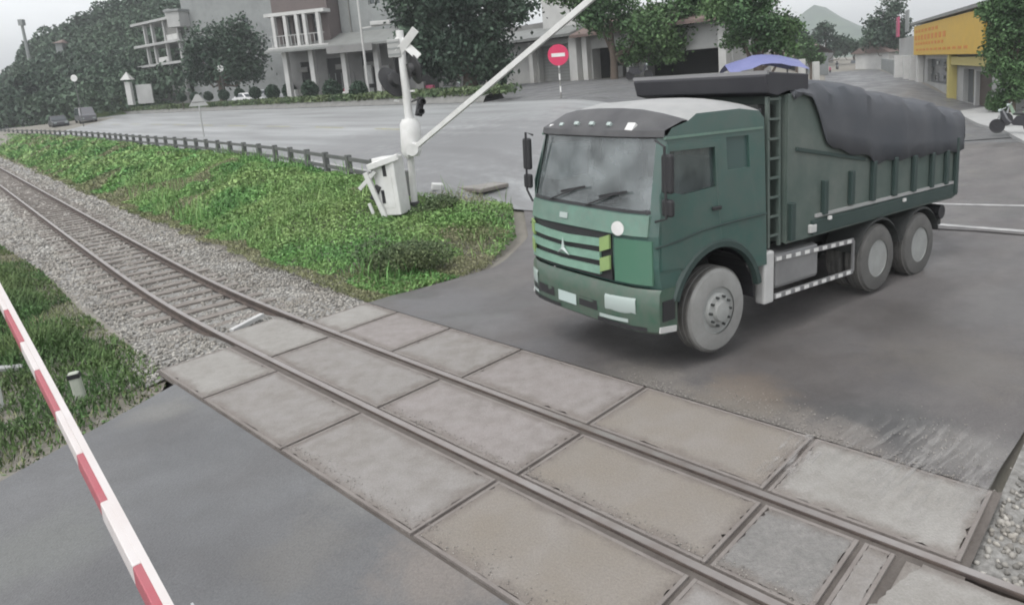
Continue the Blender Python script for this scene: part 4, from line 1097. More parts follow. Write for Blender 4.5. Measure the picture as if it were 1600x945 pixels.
# ================================================================== CROSSING SIGNAL AND BARRIERS
YM = 18.4
mp = at_y(648, 322, YM)
sig = empty('crossing_signal', mp); tag(sig, 'white crossing signal mast with crossbuck and black lamps standing in the weeds', 'signal')
L = lambda px, py, Y=YM: at_y(px, py, Y) - mp
MB().box((0, 0, -.05), (.3, .3, .35)).build('base', M['black_metal'], sig, bevel=.02)
MB().tube([(0, 0, 0), L(641, 240)], .09, 14).build('lower_pole', M['white'], sig, smooth=True)
MB().tube([L(645, 245), L(643, 236), L(641, 195), L(640, 186)], [.2, .27, .27, .2], 18).build('drum', M['white'], sig, smooth=True)
MB().tube([L(640, 192), L(624, 48)], [.115, .095], 14).build('upper_pole', M['white'], sig, smooth=True)
xc = L(634, 70); fd = Vector((.95, -.3, 0)).normalized()
for sg in (1, -1):
    d = (fd * .72 + Vector((0, 0, sg * .69))).normalized()
    off = Vector((0, -.12 - .02 * sg, 0))
    MB().bar(xc + off - d * .30, xc + off + d * .50, .2, .03, (0, -1, 0)).build('crossbuck_arm', M['white'], sig, bevel=.006)
bx = MB().box((0, 0, 0), (.36, .12, .46)).build('sign_box', M['plaster_pale'], sig, loc=L(617, 76) + Vector((0, -.02, 0)), rot=(0, 0, -.3), bevel=.015)
for z in (-.15, 0, .15): MB().box((0, -.064, z), (.32, .012, .035)).build('slat', M['plaster_grey'], bx)
# black lamp backboards, hooded
def lamp(loc, r, rot):
    h = MB().lathe([(0, .03), (r, .03), (r, -.0), (r * .45, -.04), (r * .42, -.16), (0, -.16)], (0, 0, 0), 'y', 28).build('lamp_board', M['black_metal'], sig, loc=loc, rot=rot, smooth=True)
    MB().lathe([(r * .38, .04), (r * .38, .16), (r * .36, .16), (r * .36, .04)], (0, 0, 0), 'y', 18).build('hood', M['black'], h)
    return h
lamp(L(613, 128), .43, (-.5, .35, .9)); lamp(L(647, 108), .40, (.2, 0, -1.0))
MB().bar(L(613, 128), L(636, 128), .05, .05).bar(L(634, 112), L(647, 108), .05, .05).bar(L(632, 150), L(640, 149), .05, .04).build('bracket', M['black_metal'], sig)
MB().bar(L(624, 158), L(616, 157), .05, .06).bar(L(637, 143), L(648, 142), .05, .05).build('clamp', M['white'], sig)
tl = MB().box((0, 0, 0), (.16, .16, .5)).build('small_signal', M['black'], sig, loc=L(656, 167), rot=(0, .25, .5), bevel=.02)
for z in (.13, -.12): MB().lathe([(.075, -.05), (.085, -.22), (.07, -.22), (.06, -.05)], (0, 0, z), 'y', 12).build('hood', M['black'], tl)
MB().bar(L(641, 160), L(655, 155), .04, .04).build('bracket', M['black_metal'], sig)

# far barrier, arm rising
fb = at_y(606, 338, 17.6)
fz = fb.z
bar_ = empty('barrier_gate', fb); tag(bar_, 'white barrier gate with its pale arm raised behind the truck', 'barrier')
Lb = lambda px, py, Y=17.6: at_y(px, py, Y) - fb
cabn = MB().box((0, 0, 0), (.62, .5, 1.5)).build('cabinet', M['white'], bar_, loc=Lb(606, 292) + Vector((.03, .25, 0)), rot=(0, -.05, -.3), bevel=.02)
MB().box((.02, -.256, .42), (.1, .02, .3)).box((-.12, -.256, -.25), (.09, .02, .34)).build('louvre', M['black'], cabn)
MB().box((-.02, -.253, .05), (.42, .008, 1.2)).build('cabinet_door', M['white'], cabn, bevel=.004)
MB().bar(Lb(575, 262), Lb(622, 245), .2, .16).build('cabinet_cap', M['white'], bar_, bevel=.02)
MB().bar(Lb(562, 296), Lb(586, 268), .09, .1).build('counterweight_arm', M['white'], bar_, bevel=.01)
MB().bar(Lb(571, 270), Lb(603, 340), .16, .12).bar(Lb(577, 318), Lb(590, 350), .06, .08).build('brace', M['white'], bar_, bevel=.01)
MB().box((0, 0, 0), (.16, .2, .4)).build('counterweight', M['black_metal'], bar_, loc=Lb(586, 302) + Vector((0, .12, 0)), rot=(0, .5, 0), bevel=.02)
e_ = math.radians(25.5); piv = at_y(646, 233, 18.0) - fb
bd = Vector((LD[0] * math.cos(e_), LD[1] * math.cos(e_), math.sin(e_)))
bm_ = MB().bar(piv - bd * .3, piv + bd * 7.6, .07, .13).build('boom', M['white'], bar_, bevel=.01)
MB().tube([piv + Vector((0, -.18, 0)), piv + Vector((0, .18, 0))], .16, 14).build('pivot', M['white'], bar_, smooth=True)

# near barrier arm, red and white, across the foreground
pA, pB = at_y(175, 805, 3.9), at_y(28, 520, 6.1)
d = (pB - pA); d.normalize()
near = empty('boom_barrier', pA - d * 1.9); tag(near, 'red and white striped barrier arm across the left foreground', 'barrier arm')
Ln = (pB - pA).length
def tpar(px, py):
    # distance from pA along the arm of the point seen at a pixel of the photograph (stripe boundaries)
    r_ = ray(px, py); o_ = Vector((0, 0, HCAM)); u = Vector(r_); w0 = pA - o_
    a, b, c = d.dot(d), d.dot(u), u.dot(u); dd, ee = d.dot(w0), u.dot(w0)
    return (b * ee - c * dd) / (a * c - b * b)
cuts = [-1.6, tpar(222, 893), tpar(158, 800), tpar(112, 727), tpar(84, 655), tpar(56, 588), tpar(30, 545), tpar(10, 492), tpar(2, 440) , tpar(2, 440) + 1.2]
cols = ['r', 'w', 'r', 'w', 'r', 'w', 'r', 'w', 'r']
for i in range(len(cuts) - 1):
    a, b = pA + d * cuts[i] - near.location, pA + d * (cuts[i + 1] - .001) - near.location
    tk = 1.0 + .22 * (i < 2) + .1 * (i == 2)
    MB().bar(a, b, .06 * tk, .108 * tk).build('stripe', M['red_arm'] if cols[i] == 'r' else M['white_arm'], near, bevel=.008)
# pale strip added for the arm's lit top face, and the bracket at the drive end
up_ = Vector((0, 0, .063)) + Vector((.018, .018, 0))
MB().bar(pA - d * 1.6 + up_ - near.location, pB + d * 1.6 + up_ - near.location, .04, .016).build('lit_top_strip', M['white_arm'], near)
sd2 = Vector((.08, .05, .0))
MB().bar(pA - d * 1.7 + sd2 - near.location, pA - d * 1.02 + sd2 - near.location, .025, .07).build('drive_bracket', M['black_metal'], near, bevel=.005)
MB().bar(pA - d * 1.7 + sd2 * 1.35 - near.location, pA - d * 1.0 + sd2 * 1.35 - near.location, .012, .05).build('drive_plate', M['steel'], near)
# arm rest post at the left edge
g = at_z(-6, 640, -.15)
rp = empty('arm_rest_post', (g.x, g.y, -.2)); tag(rp, 'white post with a dark fork beside the barrier arm at the left edge', 'post')
ztop = at_y(-4, 500, g.y).z
MB().tube([(0, 0, 0), (0, 0, ztop + .15)], .09, 12).build('pole', M['white'], rp, smooth=True)
MB().box((0, 0, ztop + .3), (.16, .2, .12)).box((.12, 0, ztop + .32), (.05, .14, .3)).build('fork', M['black_metal'], rp, bevel=.01)
# small marker post in the grass
M['marker'] = mat('marker', (.42, .44, .38), .8, col2=(.3, .33, .26), scale=9)
g = at_z(128, 625, -.16)
mk = empty('marker_post', (g.x, g.y, -.2), (.05, -.06, .4)); tag(mk, 'short white concrete marker post with a dark top band in the near grass', 'marker post')
MB().box((0, 0, .2), (.13, .1, .5)).build('post', M['marker'], mk, bevel=.03)
MB().box((-.0, -.003, .40), (.135, .105, .06)).build('band', M['black'], mk)
g = at_z(14, 583, -.1)
tag(MB().box((0, 0, 0), (.34, .1, .06)).build('concrete_chip', M['plaster_pale'], loc=(g.x, g.y, -.02), rot=(.2, .2, .6), bevel=.015), 'pale flat stone lying in the grass left of the barrier arm', 'stone')

# ================================================================== ROAD SIGNS, POLES
g = ground_at(877, 154)
ns = empty('no_entry_sign', (g.x, g.y, hr(g.x, g.y))); tag(ns, 'red round no entry sign on a striped post by the highway', 'road sign')
zc = at_y(876, 86, g.y).z - ns.location.z; r = 16 * g.y / FPX
for k in range(7):
    MB().tube([(0, 0, zc * k / 7), (0, 0, zc * (k + 1) / 7)], .045 if k % 2 else .046, 10).build('post_band', M['white'] if k % 2 else M['concrete_grey'], ns)
fc = MB().lathe([(0, -.05), (r, -.05), (r, -.03), (0, -.03)], (0, 0, zc), 'y', 32).build('disc', M['sign_red'], ns)
MB().box((0, -.056, zc), (r * 1.3, .008, r * .34)).build('bar', M['white'], fc)
g = ground_at(319, 214)
ts = empty('warning_sign', (g.x, g.y, hr(g.x, g.y)), (0, 0, .2)); tag(ts, 'triangular road sign seen from its pale back, on a thin post beside the guard rail', 'road sign')
k = g.y / FPX; zt = at_y(315, 148, g.y).z - ts.location.z
MB().tube([(0, 0, 0), (0, 0, zt - .1)], .05, 8).build('post', M['plaster_pale'], ts)
MB().prism([(-14 * k, zt - 17 * k), (14 * k, zt - 17 * k), (2 * k, zt + 1 * k), (-2 * k, zt + 1 * k)], 'y', -.06, -.04).build('plate', M['plaster_pale'], ts)
MB().box((0, -.07, zt - 11 * k), (18 * k, .02, .06)).build('strap', M['concrete_grey'], ts)
for px, pb, pt, lab in ((125, 168, 122, 'small pale round sign on a thin post at the foot of the wooded hill'), (351, 150, 107, 'small pale round sign on a thin post in front of the dome shaped tree')):
    Y_ = 88; b = at_y(px, pb, Y_); z0 = hr(b.x, b.y); zt = at_y(px, pt, Y_).z - z0
    rs = empty('round_sign', (b.x, b.y, z0)); tag(rs, lab, 'road sign')
    MB().tube([(0, 0, 0), (0, 0, zt)], .05, 8).build('post', M['concrete_dark'], rs)
    MB().lathe([(0, -.08), (.4, -.08), (.42, -.05), (0, -.05)], (0, 0, zt), 'y', 20).build('plate', M['white'], rs)
b = at_y(46, 95, 150); zt = at_y(46, 30, 150)
mt = empty('antenna_mast', (b.x, b.y, b.z - 12)); tag(mt, 'thin lattice antenna mast rising above the left end of the wooded hill', 'mast')
hh = zt.z - b.z + 12
MB().tube([(0, 0, 0), (0, 0, hh)], [.45, .25], 6).build('mast_pole', M['plaster_grey'], mt)
MB().box((0, 0, hh * .97), (.9, .9, 1.2)).build('aerial', M['plaster_grey'], mt)
b = at_y(572, 110, 62); z0 = hr(b.x, b.y)
pl = empty('utility_pole', (b.x, b.y, z0)); tag(pl, 'slim white utility pole with a crossbar in front of the grey house', 'pole')
MB().tube([(0, 0, 0), (0, 0, 11)], [.11, .08], 10).build('pole', M['plaster_white'], pl)
zb_ = at_y(600, 42, 62).z - z0
MB().bar((0, 0, zb_), (3.6, -.6, zb_ + .2), .09, .1).build('crossbar', M['plaster_white'], pl)
MB().box((1.8, -.35, zb_ + .3), (1.7, .4, .35)).build('lamp_housing', M['plaster_white'], pl, bevel=.05)

# ================================================================== HOUSES
class Facade:
    """A house with a front plane through P0 along direction d (X right, Y into the house, Z up)."""
    def __init__(s, name, P0, d, label, cat='house'):
        s.P0 = Vector(P0); s.d = Vector((d[0], d[1], 0)).normalized(); s.n = Vector((-s.d.y, s.d.x, 0))
        s.root = empty(name, s.P0, (0, 0, math.atan2(s.d.y, s.d.x))); tag(s.root, label, cat)
    def at(s, px, py, depth=0.):
        r = Vector(ray(px, py)); o = Vector((0, 0, HCAM)); P = s.P0 + s.n * depth
        t = (P - o).dot(s.n) / r.dot(s.n); w = o + r * t - s.P0
        return w.dot(s.d), w.z
    def wall(s, name, x0, x1, z0, z1, m, holes=(), depth=0., thick=.25, deep=None, infill=None, frame=None, fname='window'):
        outer = [(x0, z0), (x1, z0), (x1, z1), (x0, z1)]
        hs_ = [[(a, c), (b, c), (b, e), (a, e)] for (a, b, c, e) in holes]
        flat, tri = poly_holes(outer, hs_)
        mb = MB().add([(x, depth, z) for x, z in flat], tri)
        for h in hs_:
            mb.add([(x, depth, z) for x, z in h] + [(x, depth + thick, z) for x, z in h], [(k, (k + 1) % 4, 4 + (k + 1) % 4, 4 + k) for k in range(4)])
        if deep:
            mb.add([(x0, depth, z0), (x0, depth, z1), (x0, depth + deep, z1), (x0, depth + deep, z0)], [(0, 1, 2, 3)])
            mb.add([(x1, depth, z0), (x1, depth, z1), (x1, depth + deep, z1), (x1, depth + deep, z0)], [(3, 2, 1, 0)])
            mb.add([(x0, depth, z1), (x1, depth, z1), (x1, depth + deep, z1), (x0, depth + deep, z1)], [(0, 1, 2, 3)])
            mb.add([(x0, depth + deep, z0), (x1, depth + deep, z0), (x1, depth + deep, z1), (x0, depth + deep, z1)], [(0, 1, 2, 3)])
        o = mb.build(name, m, s.root)
        if infill:
            for (a, b, c, e) in holes:
                f = MB().add([(a, depth + thick * .9, c), (b, depth + thick * .9, c), (b, depth + thick * .9, e), (a, depth + thick * .9, e)], [(0, 1, 2, 3)]).build(fname, infill, s.root)
                if frame:
                    w_ = max(.06, (b - a) * .05); fm = MB()
                    for xx in (a + w_ / 2, (a + b) / 2, b - w_ / 2): fm.box((xx, depth + thick * .8, (c + e) / 2), (w_, .06, e - c - .01))
                    for zz in (c + w_ / 2, (c + e) / 2, e - w_ / 2): fm.box((( a + b) / 2, depth + thick * .8 + .003, zz), (b - a - .01, .05, w_))
                    fm.build('frame', frame, f)
        return o
    def col(s, x, z0, z1, w, m, depth=0., name='pillar'):
        return MB().box((x, depth, (z0 + z1) / 2), (w, w, z1 - z0)).build(name, m, s.root, bevel=.02)

DF = (.67, -.742)
# --- two-storey house with the brown upper front, left of the mast
P0 = at_y(445, 152, 72)
DA = (.955, -.295)
hA = Facade('shop_house', P0, DA, 'two storey house with brown upper floor, white balcony frame and dark open shop below')
X = lambda px, py=100: hA.at(px, py)[0]
Z = lambda px, py: hA.at(px, py)[1]
x1 = X(522); z1 = Z(446, 78); ztop = Z(446, -70); zg = -2.5
ops = []
for a, b in ((449, 462), (466, 480), (496, 508)):
    ops.append((X(a), X(b), z1 + .5, Z(446, 22)))
hA.wall('upper_wall', -.1, x1, z1, ztop, M['brown_wall'], ops, deep=9, infill=M['glass_dark'], frame=M['brown_wall'])
zf = Z(446, 24)
MB().box((x1 / 2, -.5, zf), (x1 + .6, 1.1, .32)).build('balcony_slab', M['plaster_white'], hA.root)
MB().box((x1 / 2, -.5, z1 + .05), (x1 + .6, 1.1, .3)).build('floor_slab', M['plaster_white'], hA.root)
for px in (446, 464, 482, 494, 515): hA.col(X(px), z1 + .2, zf, .35, M['plaster_white'], -.85)
rb = MB()
for k in range(14): rb.box((.2 + k * x1 / 14, -.95, z1 + .75), (.06, .06, 1.0))
rb.box((x1 / 2, -.95, z1 + 1.25), (x1, .08, .08)).build('balcony_railing', M['plaster_pale'], hA.root)
xe = X(690)
# ground floor of the row: recessed front with openings, pillars, awning
go = []
for a, b, t_ in ((455, 472, 98), (497, 532, 92), (553, 575, 84), (604, 628, 82), (640, 672, 82)):
    go.append((X(a), X(b), -1.0 if a != 604 else .9, Z(a, t_)))
hA.wall('shop_front', -.1, xe, zg, z1 - .1, M['plaster_dark'], go, depth=1.4, deep=8, infill=M['dark_in'], fname='shop_opening')
for px in (450, 491, 541, 592): hA.col(X(px), zg, z1, .5, M['plaster_white'], -.2)
sh = MB()
for k in range(5): sh.box((X(500) + k * .7, 1.3, .9), (.08, .05, 2.2))
sh.build('shop_grille', M['plaster_grey'], hA.root)
for a, b, t_ in ((560, 572, 100), (588, 600, 96)):
    MB().box(((X(a) + X(b)) / 2, .9, Z(a, 118)), (X(b) - X(a), .3, 1.8)).build('shop_counter', M['plaster_pale'], hA.root)
for k in range(16):
    xx = random.choice([X(458), X(505), X(520), X(562), X(610), X(650)]) + random.uniform(-1, 1); hh_ = random.uniform(.4, 1.3)
    MB().box((xx, random.uniform(.2, 1.1), -.6 + hh_ / 2), (random.uniform(.4, 1.1), .5, hh_)).build('shop_goods', M[random.choice(['plaster_pale', 'concrete_grey', 'tin_roof', 'wood_dark', 'purple_red', 'concrete_dark', 'white'])], hA.root, bevel=.03)
MB().box((X(565), -1.75, z1 - .55), (5.0, .1, .7)).build('shop_sign', M['plaster_dark'], hA.root, bevel=.02)
for px in (459, 520, 566, 655):
    MB().box((X(px), 1.25, 2.6), (1.2, .1, .5)).build('transom', M['concrete_grey'], hA.root)
aw = MB().add([(-.4, -1.6, z1 - .15), (xe, -1.6, z1 - .15), (xe, 1.6, z1 + 1.2), (-.4, 1.6, z1 + 1.2), (-.4, -1.6, z1 - .35), (xe, -1.6, z1 - .35), (xe, 1.6, z1 + 1.0), (-.4, 1.6, z1 + 1.0)],
              [(0, 1, 2, 3), (4, 5, 6, 7), (0, 1, 5, 4), (1, 2, 6, 5), (2, 3, 7, 6), (3, 0, 4, 7)])
aw.build('awning_roof', M['tin_roof'], hA.root)
# --- grey neighbour
hB = Facade('grey_house', P0 + hA.d * x1 + hA.n * 1.8, DA, 'tall grey plastered house rising behind the awning, left of the dark tree')
xb = X(590) - x1 + 1.5
hB.wall('wall', .1, xb, 0, 14, M['plaster_grey'], [(xb * .55, xb * .75, 8.3, 10.2)], deep=9, infill=M['glass_dark'], frame=M['plaster_pale'])
MB().box((xb * .2, -.08, 7), (.12, .12, 7.5)).build('drain_pipe', M['concrete_grey'], hB.root)
# --- large bare side wall behind the dome tree
P1 = at_y(296, 155, 104)
hC = Facade('tall_house', P1, (.96, -.28), 'tall bare grey building behind the dome shaped tree')
xw = hC.at(447, 60)[0]
zt_ = hC.at(300, -60)[1]
hC.wall('wall', 1.2, xw, -3, zt_, M['plaster_grey'], [(xw * .62, xw * .68, zt_ * .45, zt_ * .56), (xw * .82, xw * .88, zt_ * .72, zt_ * .82)], deep=12, infill=M['glass_dark'])
zs_ = hC.at(300, 18)[1]
zs0_ = hC.at(300, 42)[1]
MB().box((1.2, -.9, (zs_ + zs0_) / 2), (2.2, 1.8, zs_ - zs0_)).build('stair_tower', M['plaster_pale'], hC.root)
MB().box((1.2, -.9, zs_ + .16), (2.6, 2.2, .3)).build('tower_roof', M['plaster_grey'], hC.root)
# --- unfinished concrete frame house
P2 = at_y(229, 150, 112)
hD = Facade('unfinished_house', P2, (.80, -.6), 'narrow unfinished house of pale concrete frames with dark open floors on the hillside')
D = hD.at
x_r = D(288, 80)[0]
fl = [D(232, y)[1] for y in (150, 104, 72, 36)]
for i in range(3):
    MB().box((x_r / 2, 3, fl[i + 1]), (x_r + .4, 7, .35)).build('floor_slab', M['plaster_pale'], hD.root)
    for px in (231, 243, 262, 283): hD.col(D(px, 80)[0], fl[i], fl[i + 1], .42, M['plaster_pale'], 0.1)
    a, b = (D(245, 80)[0], D(260, 80)[0]) if i % 2 else (D(263, 80)[0], D(281, 80)[0])
    MB().box(((a + b) / 2, .15, fl[i] + .55), (b - a, .15, 1.0)).build('parapet', M['plaster_white'], hD.root)
MB().box((x_r / 2, 5.5, fl[1]), (x_r, .3, fl[3] - fl[0] + 4)).build('back_wall', M['concrete_dark'], hD.root)
MB().box((x_r * .5, 2, fl[3] + .9), (x_r * .1, .3, 1.8)).build('roof_post', M['plaster_pale'], hD.root)
MB().box((x_r * .78, .3, fl[2] + 1.6), (x_r * .3, .2, 2.4)).build('infill_wall', M['concrete_grey'], hD.root)
MB().box((x_r * .5, 2.5, fl[0] - 3), (x_r, 6, 6)).build('plinth', M['plaster_dark'], hD.root)
# --- small gate pavilion
P3 = at_y(203, 152, 100)
gp = empty('gate_pillar', P3 + Vector((0, 0, -1))); tag(gp, 'small white gate pillar with a pointed cap below the wooded hill', 'gate pillar')
k = 100 / FPX
MB().box((.1, 0, 1.5), (8 * k, .6, 24 * k + 1)).build('pillar', M['plaster_white'], gp)
MB().add([(-.6, -.6, 26 * k + 1), (.8, -.6, 26 * k + 1), (.8, .6, 26 * k + 1), (-.6, .6, 26 * k + 1), (.1, 0, 38 * k + 1)], [(0, 1, 4), (1, 2, 4), (2, 3, 4), (3, 0, 4)]).build('cap', M['plaster_white'], gp)
MB().box((2.0, .3, 1.3), (2.2, .2, 18 * k + 1)).build('gate_wall', M['plaster_pale'], gp)
# --- low house row behind the barrier arm: white wall, garage, pillars, tiled eave
P4 = at_y(772, 126, 66)
hE = Facade('low_house', P4, DF, 'low white house with a grey garage shutter and tiled eave behind the no entry sign')
E_ = hE.at
ex = E_(1146, 95)[0]; ze = E_(780, 73)[1]; gz = -4.0
zg_ = lambda px, py: E_(px, py)[1]
gar = (E_(842, 100)[0], E_(896, 100)[0], zg_(870, 129), zg_(870, 70))
opn = (E_(926, 100)[0], E_(984, 100)[0], zg_(950, 135), zg_(950, 74))
op2 = (E_(1010, 100)[0], E_(1128, 100)[0], zg_(1060, 138), zg_(1060, 80))
hE.wall('wall', 0, ex, gz, ze, M['plaster_pale'], [gar, opn, op2], deep=4.5, thick=.9, infill=None)
MB().add([(gar[0], .5, gar[2]), (gar[1], .5, gar[2]), (gar[1], .5, gar[3]), (gar[0], .5, gar[3])], [(0, 1, 2, 3)]).build('garage_shutter', M['shutter'], hE.root)
sl_m = MB()
for k in range(12): sl_m.box(((gar[0] + gar[1]) / 2, .49, gar[2] + (k + .5) * (gar[3] - gar[2]) / 12), (gar[1] - gar[0] - .02, .012, .03))
sl_m.build('shutter_ribs', M['plaster_dark'], hE.root)
for h_ in (opn, op2):
    MB().add([(h_[0], 3, h_[2]), (h_[1], 3, h_[2]), (h_[1], 3, h_[3]), (h_[0], 3, h_[3])], [(0, 1, 2, 3)]).add([(h_[0], .9, h_[2]), (h_[0], 3, h_[2]), (h_[0], 3, h_[3]), (h_[0], .9, h_[3])], [(0, 1, 2, 3)]).add([(h_[1], .9, h_[2]), (h_[1], 3, h_[2]), (h_[1], 3, h_[3]), (h_[1], .9, h_[3])], [(0, 1, 2, 3)]).add([(h_[0], .9, h_[3]), (h_[1], .9, h_[3]), (h_[1], 3, h_[3]), (h_[0], 3, h_[3])], [(0, 1, 2, 3)]).build('shop_room', M['dark_in'], hE.root)
MB().box((opn[0] + 1.6, 1.6, opn[2] + .8), (.7, .5, 1.4)).build('display_case', M['plaster_dark'], hE.root)
for px, w_ in ((836, .5), (905, .9), (921, .55), (992, .7), (1136, .6)):
    hE.col(E_(px, 100)[0], gz, ze - .02, w_, M['plaster_white'], -.22)
MB().box((ex * .5, -1.2, zg_(870, 131)), (ex, 2.4, .25)).build('step', M['plaster_pale'], hE.root, bevel=.03)
# upper storey with pale panel, and roofs
ux0, ux1 = E_(826, 20)[0], E_(879, 20)[0]
hE.wall('upper_wall', ux0, ux1, ze, zg_(850, -60), M['plaster_white'], [], depth=1.5, deep=6)
hE.wall('upper_side', E_(690, 20)[0], ux0 - .02, ze, zg_(760, 45), M['plaster_dark'], [], depth=2.2, deep=5)
rf = MB(); zr = zg_(800, 46)
for (a, b, m_, zl_, zh_) in ((-.5, E_(905, 60)[0], 'tin_roof', ze + .05, zr), (E_(905, 60)[0] + .01, ex + .6, 'tile_roof', ze - .15, ze + 1.3)):
    pr = [(-1.1, zl_), (-1.1, zl_ + .22), (3.0, zh_ + .22), (3.0, zh_)]
    MB().add([(a, y, z) for y, z in pr] + [(b, y, z) for y, z in pr], [(0, 1, 2, 3), (7, 6, 5, 4), (0, 1, 5, 4), (1, 2, 6, 5), (2, 3, 7, 6), (3, 0, 4, 7)]).build('eave_roof', M[m_], hE.root)
for px in (1105, 1116):
    x_ = E_(px, 40)[0]; MB().box((x_, 3, ze + 2.4), (.45, .45, 3.4)).build('chimney_post', M['plaster_white'], hE.root)
# --- yellow shop on the right
Q0, Q1 = at_z(1404, 132, -.2), at_z(1562, 176, -.2)
dS = (Q1 - Q0).normalized()
hS = Facade('yellow_shop', Q0, (dS.x, dS.y), 'single storey shop with a large yellow sign board and white corner pillars', 'shop')
S_ = hS.at
sx = S_(1566, 120)[0]
zsh = S_(1440, 86)[1]
win = (S_(1449, 120)[0], S_(1484, 120)[0], .9, S_(1465, 92)[1])
dr1 = (S_(1505, 130)[0], S_(1522, 130)[0], 0, S_(1510, 108)[1]); dr2 = (S_(1525, 130)[0], S_(1550, 130)[0], 0, S_(1530, 112)[1])
hS.wall('wall', 0, sx, -.6, zsh + 1.8, M['plaster_pale'], [win, dr1, dr2], deep=7, thick=.35, infill=M['glass_dark'], fname='opening')
MB().box(((dr2[0] + dr2[1]) / 2, .28, dr2[3] / 2), (dr2[1] - dr2[0] - .05, .1, dr2[3] - .05)).build('door', M['wood_dark'], hS.root)
for k in range(14):
    gw = MB().box((random.uniform(win[0] + .2, win[1] - .2), .26, random.uniform(1.0, win[3] - .3)), (random.uniform(.15, .5), .06, random.uniform(.12, .4)))
    gw.build('display_item', M[random.choice(['plaster_grey', 'plaster_pale', 'concrete_grey', 'white'])], hS.root)
MB().box(((win[0] + win[1]) / 2, -.06, win[3] + .25), (win[1] - win[0] + .4, .1, .5)).build('fascia', M['plaster_white'], hS.root)
for px, w_ in ((1410, 1.0), (1421, .5), (1432, .6), (1443, .55)):
    hS.col(S_(px, 110)[0], -.6, zsh, w_, M['plaster_white'], -.3)
M['dull_yellow'] = mat('dull_yellow', (.42, .36, .13), .7)
hS.col(S_(1494, 120)[0], -.4, zsh, .6, M['dull_yellow'], -.25, 'yellow_pillar')
z0s, z1s = S_(1480, 85)[1], S_(1480, 31)[1]; xs0, xs1 = S_(1440, 60)[0], S_(1556, 60)[0]
sb = MB().box(((xs0 + xs1) / 2, -.55, (z0s + z1s) / 2), (xs1 - xs0, .2, z1s - z0s)).build('sign_board', M['yellow'], hS.root, bevel=.03)
for (fz_, hz, n_, f0, f1) in ((.80, .10, 7, .06, .5), (.58, .16, 9, .05, .62), (.38, .09, 10, .06, .58), (.18, .07, 12, .08, .9)):
    for k in range(n_):
        xa = xs0 + (xs1 - xs0) * (f0 + (f1 - f0) * k / n_); ww = (xs1 - xs0) * (f1 - f0) / n_ * .62
        tx = MB().box((xa, -.66, z0s + (z1s - z0s) * fz_), (ww, .02, (z1s - z0s) * hz))
        tx.build('lettering_stroke', M['orange'], sb)
MB().box((S_(1520, 90)[0], -.3, (dr2[3] + z0s) / 2 + .1), (S_(1556, 60)[0] - S_(1488, 60)[0], .25, .55)).build('lintel_band', M['dull_yellow'], hS.root)
MB().box(((xs0 + xs1) / 2 + .3, .8, z1s + .25), (xs1 - xs0 + 3, 3.2, .22)).build('roof', M['tin_roof'], hS.root)
zz0, zz1 = S_(1410, 58)[1], S_(1410, 27)[1]
MB().box((S_(1411, 45)[0], -.5, (zz0 + zz1) / 2), (1.6, .18, zz1 - zz0)).build('side_sign', M['purple_red'], hS.root, bevel=.03)
MB().box((S_(1426, 45)[0], -.5, (zz0 + zz1) / 2 + .3), (1.8, .16, zz1 - zz0)).build('side_sign', M['plaster_grey'], hS.root, bevel=.03)
# --- boundary wall and small white house along the street
wl_ = MB(); pts = [at_z(1400, 128, -.15), at_z(1372, 112, -.15), at_z(1352, 102, -.15)]
for a, b in zip(pts[:-1], pts[1:]): wl_.bar(a + Vector((0, 0, 1.2)), b + Vector((0, 0, 1.2)), .25, 2.7)
tag(wl_.build('boundary_wall', M['plaster_grey']), 'grey boundary wall along the side street behind the truck load', 'wall')
b = at_z(1388, 116, -.15); hF = Facade('street_house', (b.x + 4, b.y + 12, -.2), (-.9, -.4), 'small white walled house behind the boundary wall on the side street')
hF.wall('wall', -6, 6, 0, 3.6, M['plaster_white'], [(-3, -1, 1, 2.6)], deep=7, infill=M['glass_dark'])
MB().prism([(-.8, 3.6), (7.8, 3.6), (3.5, 5.6)], 'x', -6.5, 6.5).build('roof', M['tile_roof'], hF.root)
# white stall posts left of the street
for px, pb, pt, lab in ((1253, 122, 97, 'white post at the edge of the blue awning'), (1275, 126, 101, 'white post nearest the side street, right of the blue awning')):
    p = at_y(px, pb, 68); k = 68 / FPX
    tag(MB().box((0, 0, .5), (9 * k, .5, 25 * k + 1)).build('stall_post', M['plaster_white'], loc=(p.x, p.y, p.z), bevel=.03), lab, 'post')
# blue awning
c = at_y(1190, 100, 38); k = 38 / FPX
ba = empty('blue_awning', (c.x, c.y, hr(c.x, c.y))); tag(ba, 'blue tarpaulin awning behind the truck, left of the side street', 'awning')
zl = c.z - ba.location.z
P = []
for i in range(9):
    row = []
    for j in range(5):
        u, v = i / 8 * 2 - 1, j / 4 * 2 - 1
        row.append((u * 57 * k, v * 1.8, zl + 14 * k - (abs(u) ** 1.6) * 13 * k - abs(v) * .5 + random.uniform(-.05, .05)))
    P.append(row)
MB().grid(P).build('canopy', M['tarp_blue'], ba, smooth=True)
for u in (-1, 1):
    for v in (-1, 1): MB().tube([(u * 54 * k, v * 1.6, 0), (u * 54 * k, v * 1.6, zl - .4)], .05, 8).build('pole', M['concrete_grey'], ba)
MB().box((0, .5, .55), (3.6, 1.2, 1.1)).build('counter', M['wood_dark'], ba)

